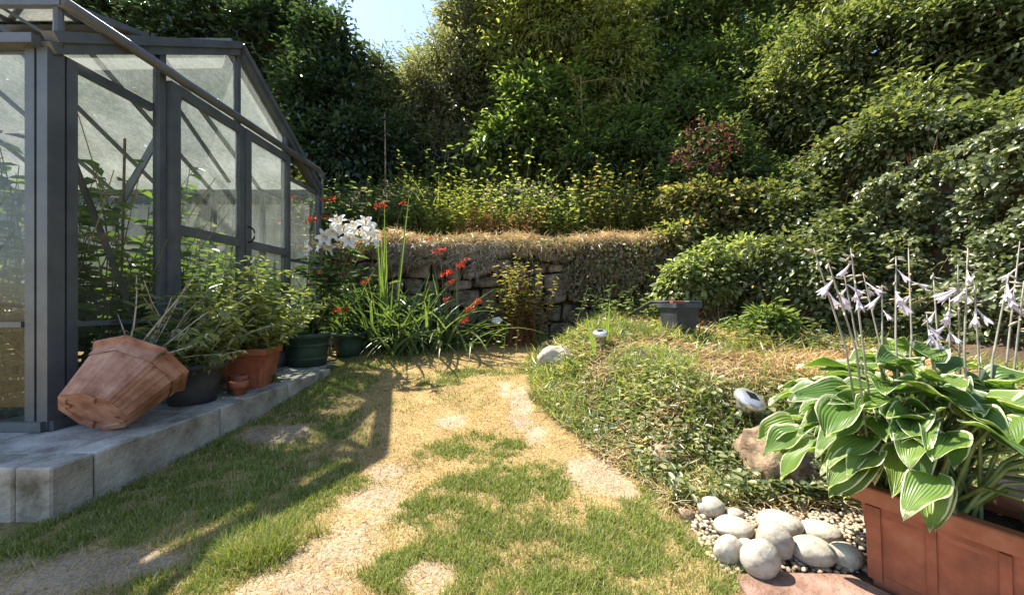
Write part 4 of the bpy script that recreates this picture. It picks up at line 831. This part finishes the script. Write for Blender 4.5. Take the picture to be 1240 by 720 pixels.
# red stemmed weed, pale foliage and white bloom at the wall foot
def wallherb(name, label, px, Y, n, h, nodes, L, Wd, lm, sm, seed, w=.12, **k):
    rng = np.random.default_rng(seed); c = A(gpY(px, Y)); B = c+np.stack([rng.normal(size=n)*w, rng.normal(size=n)*w*.6, np.full(n, -.02)], 1); return herb(name, label, 'weed', c, B, spread(rng, n, .16), rng.uniform(.5, 1.1, n)*h, nodes, L, Wd, lm, sm, seed, **k)
wallherb('shade_lily', 'dark broad leaved plant behind the white lily in front of the wall', 442, 4.95, 34, .95, 13, .19, .05, LM['lilyleaf'], None, 167, .22, ldroop=.6)
wallherb('budded_lily', 'dark leafy plant between the montbretia clumps and the wall', 512, 4.95, 34, .8, 12, .17, .045, LM['nettle'], None, 168, .28, ldroop=.6)
wallherb('willowherb', 'tall reddish stemmed weed standing in front of the wall', 627, 4.85, 95, 1.1, 20, .08, .026, LM['mixed'], M['redstem'], 161, .15, start=.35)
wallherb('dock_leaf', 'clump of broad pale leaves left of the red stemmed weed', 595, 4.95, 9, .5, 5, .2, .075, LM['pale'], None, 162, .08)
wallherb('foxglove', 'slender pale seed stalk in front of the wall stones', 682, 4.8, 4, .65, 10, .05, .02, LM['pale'], None, 163, .05)
wallherb('ragwort', 'low silvery weed at the wall foot beside the willowherb', 657, 4.8, 16, .32, 8, .08, .035, LM['pale'], None, 164, .1)
wallherb('wall_foot_weed', 'low dark weeds along the foot of the wall at lawn edge', 580, 4.85, 60, .3, 7, .08, .03, LM['nettle'], None, 165, .45)
wallherb('corner_fern', 'leafy green growth at the foot of the dead ivy', 745, 4.75, 50, .42, 9, .09, .03, LM['herb'], None, 166, .3)
c = W(602, 392, 4.7); V, Fs = petal_mesh(.10, .085, 1.0); pw = make_mesh('petal', V, Fs, LM['white'], True)
bf = thing('white_bloom', 'single white trumpet flower low in front of the wall', 'flower', (c[0], c[1], gz(c[0], c[1])))
MB().tube([(c[0], c[1]+.05, gz(c[0], c[1])-.02), (c[0], c[1]+.05, c[2]-.02), c], [.005, .004, .006], 6).build('stem', M['stem'], bf)
for k in range(5): inst('petal', pw, Matrix.Translation(c) @ frame((1, 0, 0), (.2, -.5, .8)) @ Matrix.Rotation(k*1.257, 4, 'Z'), bf)
for i in range(12):
    p = gp(428+i*2.8+R.uniform(-2, 2), 423-R.uniform(-2, 3)); o = bpy.data.objects.new('fallen_petal', pet); C.objects.link(o); o.location = (p[0], p[1], p[2]+.012); o.rotation_euler = (R.uniform(-.3, .3), R.uniform(.1, .5), R.uniform(0, 6.28)); o.scale = (.8,)*3; LOC[o.name] = p
    tag(o, 'fallen white lily petal on the grass in front of the pots', 'petal', 'fallen lily petals')

# ------------------------------------------------------------------ the raised bed: cover, litter, tufts
def bedpts(rng, n, ymin=1.6, ymax=5.1, dmin=.0):
    y = (ymin**-.5-rng.random(n)*(ymin**-.5-ymax**-.5))**-2; x = bed_edge(y)+dmin+rng.random(n)*np.minimum(3.4-bed_edge(y), 1.5*y+.1-bed_edge(y)); s = (x > bed_edge(y)-.03); s &= np.maximum(*terrace_s(x, y)) < .3; return x[s], y[s]
def litter(name, label, n, lm, seed, L0, L1, wd, dens, flat=.35, cat='weeds'):
    rng = np.random.default_rng(seed); x, y = bedpts(rng, n); s = rng.random(len(x)) < dens(x, y); x, y = x[s], y[s]; k = len(x); P = np.stack([x, y, ground_z(x, y)+rng.random(k)*.03], 1)
    az = rng.uniform(0, 6.28, k); D = unit(np.stack([np.cos(az), np.sin(az), rng.uniform(-.05, 1, k)*flat*2], 1)); L = rng.uniform(L0, L1, k)*np.clip(y/2.2, .85, 1.6); D2 = unit(D+A([0, 0, -.7])*rng.random((k, 1))+rnd(rng, k)*.25)
    S = unit(np.cross(D, A([0, 0, 1.]))+rnd(rng, k)*.4)*(wd*np.clip(y/2, 1, 2)/2)[:, None]; q = P+D*L[:, None]*.5; V = np.stack([P-S, P+S, q+S, q-S, q+D2*L[:, None]*.5], 1).reshape(-1, 3); b_ = (np.arange(k)*5)[:, None]
    return tag(obj(name, V, [b_+A([[0, 1, 2, 3]]), b_+A([[3, 2, 4]])], lm), label, cat, kind='stuff')
heap = lambda x, y: sstep(.9, .3, np.hypot((x-2.2)/1.3, (y-2.75)/.75))
litter('straw_litter', 'golden brown straw litter heaped over the raised bed', 34000, LM['tan'], 171, .05, .17, .005, lambda x, y: .25+.75*np.maximum(heap(x, y), sstep(.45, .62, fbm(x*2.5, y*2.5))), .3, 'straw')
litter('dead_stalks', 'rusty brown dead stalks on top of the raised bed', 9000, LM['brown'], 172, .06, .2, .005, lambda x, y: .12+.88*heap(x, y), .35, 'straw')
litter('bed_grass', 'rough green grass sprouting through the raised bed', 42000, LM['herbgrass'], 173, .05, .15, .0045, lambda x, y: (1-.75*heap(x, y))*np.maximum(sstep(.38, .58, fbm(x*2.1+5, y*2.1)), sstep(.5, .2, x-bed_edge(y))*sstep(2.1, 2.6, y)), 1.0, 'grass')
rng = np.random.default_rng(174); x, y = bedpts(rng, 30000)
front = sstep(.75, .1, np.minimum(x-bed_edge(y), y-1.62)); low = sstep(.75, .15, y-1.72)*sstep(-.05, .15, x-bed_edge(y)); s = rng.random(len(x)) < (.10+.12*front+.75*low)*(1-.85*heap(x, y))*sstep(.30, .5, fbm(x*3.3, y*3.3+8)); x, y = x[s], y[s]; k = len(x)
P = np.stack([x, y, ground_z(x, y)+rng.random(k)**1.5*.11], 1); az = rng.uniform(0, 6.28, k); D = np.stack([np.cos(az), np.sin(az), rng.uniform(-.4, .5, k)], 1); sz = rng.uniform(.022, .05, k)*np.clip(y/2.0, 1, 1.8)
V, Fs = leaves(P, D, A([0, -.1, 1.])+rnd(rng, k)*.5, sz, sz*rng.uniform(.35, .7, k), T6); tag(obj('ground_cover', V, Fs, LM['cover'], None, True), 'leafy green ground cover spilling over the edge of the raised bed', 'ground cover', kind='stuff')
for i, (px, py, n, h, lb) in enumerate([(690, 455, 60, .15, 'grass tuft beside the pale rock at the bed corner'), (800, 470, 46, .22, 'wispy seeding grass tuft in front of the black tub'), (865, 545, 34, .16, 'low leafy tuft at the bed front left of the big rock'), (760, 500, 40, .14, 'silvery leafed tuft on the bed slope'), (905, 430, 40, .2, 'dry leaved tuft right behind the straw heap'), (1000, 430, 40, .2, 'bushy weed behind the hosta flower stalks'), (1120, 420, 50, .22, 'low green weed between hosta and ivy hedge'), (700, 420, 40, .15, 'small weed at the bed corner near the wall')]):
    rng = np.random.default_rng(180+i); c = gp(px, py); B = disc(rng, n, c, .17, .14); herb('weed_tuft', lb, 'weed', c, B, spread(rng, n, .6), rng.uniform(.5, 1.2, n)*h*c[1]/2.2, 7, .055*max(1, c[1]/2.5), .016, LM[['herbgrass', 'pale', 'cover', 'pale', 'mixed', 'herb', 'herb', 'mixed'][i]], seed=180+i, sr=.0025, bend=.8)
t = thing('wild_grass', 'long arching pale grass blades in front of the black tub', 'grass', gp(815, 440)); rng = np.random.default_rng(190); c = gp(815, 440)
for k in range(14):
    a = rng.uniform(0, 6.28); V, Fs = ribbon(c+A([rng.normal()*.09, rng.normal()*.05, -.02]), (math.cos(a)*.5, math.sin(a)*.3, 1), rng.uniform(.35, .6), .008, 2.2, 9); obj('blade', V, Fs, LM['pale'], t, True)
t = thing('flag_iris', 'few upright green sword leaves beside the far solar light', 'plant', gp(722, 432))
for px, py, tx, ty in ((720, 435, 711, 377), (722, 432, 716, 395), (735, 420, 738, 364), (731, 425, 735, 385), (718, 432, 722, 405)):
    c = gp(px, py); e = W(tx, ty, c[1]); V, Fs = ribbon(c-A([0, 0, .02]), e-c, np.linalg.norm(e-c)+.02, .03, .05, 6, side=A([1, .3, 0])); obj('blade', V, Fs, LM['sword'], t, True)

# ------------------------------------------------------------------ things on the bed
c = gp(822, 409); s_ = c[1]/F; h = 42*s_; w = 17.5*s_
t = thing('black_tub', 'square black plastic tub standing on the raised bed', 'tub', c); ca = .28
def sqring(prof, c, ca):
    V = []
    for w, z in prof: V += [(math.cos(ca+math.pi/4+j*math.pi/2)*w*1.414+c[0], math.sin(ca+math.pi/4+j*math.pi/2)*w*1.414+c[1], z+c[2]) for j in range(4)]
    return V, [(k*4+j, k*4+(j+1) % 4, (k+1)*4+(j+1) % 4, (k+1)*4+j) for k in range(len(prof)-1) for j in range(4)]
V, Fs = sqring([(w*.66, -.02), (w*.80, h*.48), (w*.81, h*.5), (w*.92, h-.045), (w*.92, h-.02), (w*.88, h-.02), (w*.62, .02)], c, ca); obj('body', V, Fs+[(3, 2, 1, 0), (24, 25, 26, 27)], M['greypot'], t)
V, Fs = sqring([(w*.925, h-.05), (w*1.03, h-.045), (w*1.03, h), (w*.89, h), (w*.89, h-.03)], c, ca); obj('rim', V, Fs, M['greypot'], t)
V, Fs = sqring([(w*.87, h-.06), (.002, h-.05)], c, ca); obj('soil', V, Fs, M['soil'], t)
q = c+A([-.05, -.06, h+.0]); tag(MB().box(q+A([0, 0, .0]), (.13, .08, .05), .2, .005).build('brick', M['brick']), 'broken red brick lying on the black tub', 'brick')
tag(MB().box(c+A([.09, .0, h+.012]), (.16, .2, .02), .35, .004).build('slate', M['greypot']), 'dark slate laid across the right half of the black tub', 'slate')
a0 = gp(748, 392); a1 = c+A([-w*.8, -.05, h+.01]); tag(MB().tube([a0+A([0, 0, .01]), a0*.6+a1*.4+A([0, 0, .06]), a0*.3+a1*.7+A([0, 0, .08]), a1, a1+A([.12, .05, .0])], .016, 8).build('hose', M['rubber'], None, True), 'black hose running from the wall foot up into the black tub', 'hose')
P = [gp(765, 428)+A([0, 0, .02]), gp(773, 432)+A([0, 0, .06]), gp(782, 441)+A([0, 0, .05]), gp(794, 452)+A([0, 0, .03]), gp(806, 458)+A([0, 0, -.01])]
tag(MB().tube(P, .02, 8).build('hose', M['rubber'], None, True), 'short loop of black pipe poking out of the raised bed', 'hose')
c = gp(838, 426); tag(MB().box(c+A([0, 0, .015]), (.36, .2, .03), .3, .006).build('tray', M['greypot']), 'shallow dark tray lying in front of the black tub', 'tray')
c = gp(967, 402); t = thing('black_post', 'short ribbed black post standing in front of the bramble bush', 'post', c); hh = 42*c[1]/F
MB().tube([c-A([0, 0, .05]), c+A([0, 0, hh])], .035, 12).build('shaft', M['rubber'], t, True)
for k in range(5): MB().tube([c+A([0, 0, hh*(.15+.18*k)]), c+A([0, 0, hh*(.15+.18*k)+.02])], .042, 12).build('rib', M['rubber'], t)
MB().lathe(c, [(.046, hh), (.046, hh+.03), (.01, hh+.045)], 12, True).build('cap', M['rubber'], t)
def solar(label, base, head, r, tilt, group):
    t = thing('solar_light', label, 'light', base, group); base = A(base); head = A(head); d = unit(head-base); Q = A(frame(Vector(tilt).cross(Vector((0, 1, .1))), tilt).to_3x3())
    MB().tube([base-d*.06, head-d*r*.55], .014, 10).build('stake', M['greydry_stem'], t, True)
    ln = MB().lathe(head, [(.2*r, -.85*r), (.55*r, -.55*r), (.72*r, 0)], 20, True, None, Q).build('lens', M['lens'], t, True)
    cp = MB().lathe(head, [(.74*r, -.02*r), (.99*r, .0), (1.02*r, .05*r), (1.0*r, .30*r), (.88*r, .46*r), (.6*r, .53*r), (.001, .55*r)], 28, True, None, Q).build('cap', M['silver'], t, True)
    V = A(MB().box((0, 0, .555*r), (.72*r, .72*r, .03*r), 0, .004).V)@Q.T+head; obj('solar_panel', V, MB().box((0, 0, 0), (.72*r, .72*r, .03*r), 0, .004).F, M['panel'], cp)
b0 = gp(886, 513); solar('tilted silver solar light between the straw heap and the hosta', b0, W(906, 486, b0[1]-.02), 17.5*b0[1]/F, (.28, -.42, .85), 'silver solar garden lights')
b0 = gp(728, 425); solar('silver solar light among sword leaves near the bed corner', b0, W(727, 405, b0[1]), 9.5*b0[1]/F, (-.1, -.25, 1), 'silver solar garden lights')
def ico(sub):
    import bmesh
    bm = bmesh.new(); bmesh.ops.create_icosphere(bm, subdivisions=sub, radius=1); V = A([v.co[:] for v in bm.verts]); Fs = A([[v.index for v in f.verts] for f in bm.faces]); bm.free(); return V, Fs
I1, I3, I4 = ico(1), ico(4), ico(5)
def n3(V, f, s): return (fbm(V[:, 0]*f+s, V[:, 1]*f+V[:, 2]*f*.7+s*1.3, 4)+fbm(V[:, 2]*f+s*2.1, V[:, 0]*f*.8-V[:, 1]*f+s, 4))/2-.5
def rock(name, label, cat, c, r, m, seed, rough=.5, rz=0, square=0, group=None, sink=.25):
    V, Fs = I3; V = V.copy(); V = np.sign(V)*np.abs(V)**(1-square); V = unit(V)*(1-square*.3)+V*square*.3
    V = V*(1+rough*n3(V, 1.3, seed)+rough*.4*n3(V, 4, seed+3))[:, None]*A(r); cs, sn = math.cos(rz), math.sin(rz); V = np.stack([V[:, 0]*cs-V[:, 1]*sn, V[:, 0]*sn+V[:, 1]*cs, V[:, 2]], 1)
    V[:, 2] -= V[:, 2].min()+sink*r[2]; return tag(obj(name, V+A(c), Fs, m, None, True), label, cat, group)
c = gp(942, 608)*A([1.09, 1, 1]); s_ = c[1]/F; rock('rock', 'big brown sandstone rock at the front of the raised bed', 'rock', c+A([0, .16, -.02]), (46*s_, .17, 44*s_), M['rock'], 5, 1.25, .2, .35)
c = gp(676, 446); s_ = c[1]/F; rock('rock', 'small pale mossy rock at the near corner of the bed', 'rock', c+A([0, .1, 0]), (24*s_, .14, 15*s_), M['cobble'], 8, .8)
c = gp(668, 428); s_ = c[1]/F; rock('rock', 'little dark rock just behind the pale mossy rock', 'rock', c+A([0, .05, 0]), (12*s_, .09, 9*s_), M['rock'], 9, .8)
c = gp(800, 580); s_ = c[1]/F; rock('rock', 'half buried brown rock under the ground cover at the bed front', 'rock', c+A([.08, .12, -.03]), (28*s_, .1, 22*s_), M['rock'], 12, .8)
# ------------------------------------------------------------------ gravel, cobbles, pink slab
rng = np.random.default_rng(201); n = 4600; x = rng.uniform(.62, 1.5, n); y = rng.uniform(.95, 1.82, n); s = (x > .66+.04*vn(y*9, y*0)) & (rng.random(n) < sstep(.0, .05, y-(1.2-.0*x))*sstep(1.85, 1.72, y)); x, y = x[s], y[s]; k = len(x)
Vi, Fi = I1; sc = rng.uniform(.006, .013, (k, 1, 1))*np.stack([np.ones(k), rng.uniform(.6, 1, k), rng.uniform(.45, .8, k)], 1)[:, None]; az = rng.uniform(0, 6.28, k)[:, None]; V = (Vi[None]*(1+.12*rng.normal(size=(k, len(Vi), 1))))*sc
V = np.stack([V[..., 0]*np.cos(az)-V[..., 1]*np.sin(az), V[..., 0]*np.sin(az)+V[..., 1]*np.cos(az), V[..., 2]], -1)+np.stack([x, y, ground_z(x, y)+.004+rng.random(k)*.008], 1)[:, None]
tag(obj('gravel', V.reshape(-1, 3), ((np.arange(k)*len(Vi))[:, None, None]+Fi[None]).reshape(-1, 3), M['pebble'], None, True), 'small tan gravel between the raised bed and the cobbles', 'gravel', kind='stuff')
for i, (px, py, w_, h_, tall, rz, lb) in enumerate([(861, 616, 35, 27, 1, 0, 'grey brown round cobble at the back left of the group'), (890, 624, 24, 17, .8, .5, 'small flat cream cobble behind the group'), (888, 643, 48, 29, .8, -.2, 'speckled grey oval cobble in the middle left'), (882, 670, 40, 40, 1, .3, 'grey cobble at the front left corner of the group'),
        (921, 684, 52, 54, 1, .2, 'largest cream egg shaped cobble in front of the group'), (938, 661, 44, 50, 1, -.4, 'tall white grey cobble leaning behind the egg shaped one'), (943, 639, 54, 34, .8, -.2, 'cream oval cobble at the back centre'), (984, 672, 54, 40, .9, -.1, 'smooth cream cobble right of the egg shaped one'), (995, 648, 46, 30, .8, -.3, 'pinkish cobble at the back right of the group'), (1024, 676, 40, 38, .9, -.2, 'white cobble nearest to the terracotta planter'), (831, 625, 20, 16, .9, .2, 'small brown stone at the lawn edge left of the cobbles'), (903, 660, 20, 16, .8, 0, 'little pale cobble wedged between the larger ones')]):
    c = gp(px, py+h_*.42); s_ = c[1]/F; rx = w_/2*s_*.93; rzz = h_/2*s_*.92*(.95 if tall == 1 else .85); ry = rx*(.8 if tall < 1 else .72)
    rock('cobble', lb, 'cobble', c+A([c[0]/c[1]*ry*.55, ry*.55, 0]), (rx, ry, rzz), M['rock'] if i == 10 else M['cobble'], 20+i*3, .22, rz, .12, 'cobbles beside the planter', .12)
V, Fs = rough_block([(.70, .70, -.06), (.70, .70, .012), (.69, 1.215, -.06), (.69, 1.215, .014), (1.35, .72, -.06), (1.35, .72, .01), (1.08, 1.20, -.06), (1.08, 1.20, .012)], np.random.default_rng(3), .002, 6)
V[:, 2] = np.where(V[:, 2] > -.03, np.clip(V[:, 2], .016, .03), V[:, 2]); tag(obj('stone_slab', V, Fs, M['redslab'], None, False), 'pinkish sandstone slab under the front cobbles', 'slab')

# ------------------------------------------------------------------ planters and hosta
e = A([.5, -.866, 0]); wv = A([.866, .5, 0]); o0 = A([1.10, 1.19, 0.0]); PLH = .318
def planter(name, label, o0, e, wv, le, we, h, m, rimh=.05, ribs=()):
    t = thing(name, label, 'planter', o0+e*le/2+wv*we/2); tp = .025
    def ring(prof):
        V = []
        for d, z in prof: V += [o0+e*(d)+wv*(d)+A([0, 0, z]), o0+e*(le-d)+wv*d+A([0, 0, z]), o0+e*(le-d)+wv*(we-d)+A([0, 0, z]), o0+e*d+wv*(we-d)+A([0, 0, z])]
        return A(V), [(k*4+j, k*4+(j+1) % 4, (k+1)*4+(j+1) % 4, (k+1)*4+j) for k in range(len(prof)-1) for j in range(4)]
    V, Fs = ring([(tp, 0), (0, h-rimh), (0, h-.02), (.02, h-.02), (.03, .03)]); obj('body', V, Fs+[(0, 1, 2, 3), (16, 17, 18, 19)], m, t)
    V, Fs = ring([(-.001, h-rimh-.004), (-.018, h-rimh), (-.018, h-.004), (-.014, h), (.022, h), (.022, h-.03)]); obj('rim', V, Fs, m, t)
    V, Fs = ring([(.024, h-.05), (min(le, we)*.49, h-.04)]); obj('soil', V, Fs, M['soil'], t)
    nrm = -wv
    for u, w_ in ribs:
        a = o0+e*u; MB().beam(a+nrm*(-tp+.002)+A([0, 0, .02])+0*e, a+nrm*.002+A([0, 0, h-rimh-.01]), w_, .010, -nrm).build('moulding', m, t)
    for z in (.035, h-rimh-.03): MB().beam(o0+e*.05+nrm*(.001-tp*(1-z/h))+A([0, 0, z]), o0+e*(le-.05)+nrm*(.001-tp*(1-z/h))+A([0, 0, z]), .006, .014).build('moulding', m, t)
    return t
planter('terracotta_planter', 'terracotta trough planter holding the large hosta', o0, e, wv, .80, .27, PLH, M['terracotta'], .05, ((.03, .035), (.155, .02), (.285, .02), (.42, .02), (.55, .02), (.68, .02)))
d1 = unit(A([.15, .20, 0])); o2 = A([1.445, 1.03, 0]); n2 = A([d1[1], -d1[0], 0])
planter('terracotta_planter', 'second terracotta planter with its pale rim corner at the right edge', A([1.635, 1.283, 0]), -d1, n2, .42, .42, .31, M['paleterracotta'], .05, ())

hs = thing('hosta', 'large hosta with cream edged leaves and fading flower stalks', 'hosta', (1.30, 1.13, PLH-.04))
def hosta_leaf(L, Wd, bendk, cup, rng, nu=14, nv=10):
    V = []; uv = []
    for i in range(nu+1):
        u = i/nu; ww = Wd*(math.sin(math.pi*u**.72)**.78)*(1-.12*u) if 0 < u < 1 else .002
        for j in range(nv+1):
            v = j/nv*2-1; back = -.10*L*(abs(v)**1.5)*max(0, 1-u*3.2)*(1 if u > 0 else 0)
            z = -bendk*L*u*u+cup*ww*(abs(v)**1.6)*.5+.010*math.sin(u*9+v*2+bendk*20)*abs(v)+.0022*math.cos(v*math.pi*5)*(1-abs(v))*min(1, u*4)
            V.append((u*L*(1-.12*bendk)+back, v*ww/2, z)); uv.append((u, v*.5+.5))
    Fs = [(i*(nv+1)+j, (i+1)*(nv+1)+j, (i+1)*(nv+1)+j+1, i*(nv+1)+j+1) for i in range(nu) for j in range(nv)]
    return make_mesh('leaf', V, Fs, M['hosta'], True, None, uv)
rng = np.random.default_rng(210); LMs = [hosta_leaf(.148*f, .100*g, b_, cu, rng) for f, g, b_, cu in ((1, 1, .25, .5), (1.1, .95, .45, .3), (.9, 1.05, .15, .7), (1.05, .9, .6, .2), (1.15, 1.08, .35, .45), (.8, .9, .3, .6))]
petioles = []
def put_leaf(b0, tip_at, d, up, me, s):
    inst('leaf', me, Matrix.Translation(tip_at) @ frame(d, up) @ Matrix.Scale(s, 4), hs); petioles.append((A(b0), (A(b0)+A(tip_at))/2+A([0, 0, .05]), A(tip_at)))
crowns = [A([1.245, 1.215, PLH-.04]), A([1.27, 1.09, PLH-.04]), A([1.25, 1.17, PLH-.04]), A([1.29, 1.22, PLH-.04])]
for ci, c in enumerate(crowns):
    for ring_, nn, rad, hh, td in ((0, 8, .07, .37, .5), (1, 13, .14, .33, .15), (2, 16, .21, .26, -.1), (3, 16, .24, .16, -.4)):
        for k in range(nn):
            a = 6.283*(k+rng.uniform(-.3, .3))/nn+ring_*.5+ci; o = A([math.cos(a), math.sin(a), 0]); r_ = rad*rng.uniform(.8, 1.2)
            if ring_ == 3 and o[0]*wv[0]+o[1]*wv[1] > .3: continue
            p = c+o*r_*A([1, 1, 0])+A([0, 0, hh*rng.uniform(.8, 1.2)]); d = unit(o+A([0, 0, td+rng.normal()*.15])+rng.normal(size=3)*.12)
            if p[1] < .72: continue
            q2 = p+d*.1
            qx, qy = CX+F*q2[0]/q2[1], CY-F*(q2[2]-EYE)/q2[1]
            if 1160 < qx < 1290 and 530 < qy < 655: continue
            put_leaf(c+rng.normal(size=3)*A([.03, .03, 0]), p, d, unit(A([0, -.15, 1.])+o*.45*(1 if td < 0 else -.2)+rng.normal(size=3)*.15), LMs[rng.integers(6)], rng.uniform(.8, 1.15))
V, Fs = vtubes(np.stack([np.stack(q) for q in petioles]), .006, .004, 5); po = obj('petiole', V, Fs, M['petiole'], hs, True); po['kind'] = 'stuff'
# flower stalks
V, Fs = petal_mesh(.045, .016, .9); 
def trumpet():
    mb = MB(); mb.lathe((0, 0, 0), [(.0018, 0), (.0024, .016), (.0042, .028), (.0062, .038)], 6, True)
    for k in range(6):
        a = k*1.047+.5; c, s = math.cos(a), math.sin(a); w = .0042
        mb.add([(c*.0055+s*w, s*.0055-c*w, .036), (c*.0055-s*w, s*.0055+c*w, .036), (c*.0085-s*w*.9, s*.0085+c*w*.9, .048), (c*.0085+s*w*.9, s*.0085-c*w*.9, .048), (c*.0135, s*.0135, .058)], [(0, 1, 2, 3), (3, 2, 4)])
    return make_mesh('flower', A(mb.V), mb.F, LM['lilac'], True)
tm = trumpet(); mb = MB().lathe((0, 0, 0), [(.002, 0), (.0055, .012), (.005, .024), (.001, .034)], 6, True); bud = make_mesh('seed_pod', A(mb.V), mb.F, M['podgreen'], True)
for i, (bx, by, tx, ty) in enumerate([(1042, 470, 985, 300), (1050, 470, 1003, 318), (1060, 475, 1022, 330), (1060, 480, 1030, 300), (1080, 470, 1068, 345), (1090, 460, 1085, 310), (1096, 470, 1100, 300), (1130, 475, 1122, 380), (1150, 480, 1150, 360), (1165, 470, 1160, 320), (1172, 475, 1172, 300), (1182, 475, 1180, 345), (1195, 480, 1222, 330), (1210, 480, 1235, 292), (1225, 480, 1240, 340), (1070, 470, 1045, 330), (1140, 470, 1130, 330)]):
    Y = rng.uniform(1.05, 1.28); b0 = W(bx, by, Y); b0[2] = max(PLH, b0[2]-.15); tp = W(tx, ty, Y+rng.uniform(-.05, .12)); mid = (b0+tp)/2+rng.normal(size=3)*.012
    stn = MB().tube([b0, mid, tp*.8+mid*.2, tp], [.0032, .0028, .0022, .0012], 6).build('flower_stalk', M['stalk'], hs, True)
    for k in range(rng.integers(8, 13)):
        u = 1-.55*rng.random()**1.3; p = mid+(tp-mid)*u; a = rng.uniform(0, 6.28); dn = u < .88 and rng.random() < .38
        d = Vector((math.cos(a), math.sin(a), rng.uniform(-2.2, -.5) if dn else rng.uniform(-1.2, .6))).normalized()
        inst('flower' if dn else 'seed_pod', tm if dn else bud, Matrix.Translation(p+A(d)*.004) @ d.to_track_quat('Z', 'Y').to_matrix().to_4x4() @ Matrix.Scale(rng.uniform(.7, 1.15) if dn else rng.uniform(.4, .75), 4), stn)
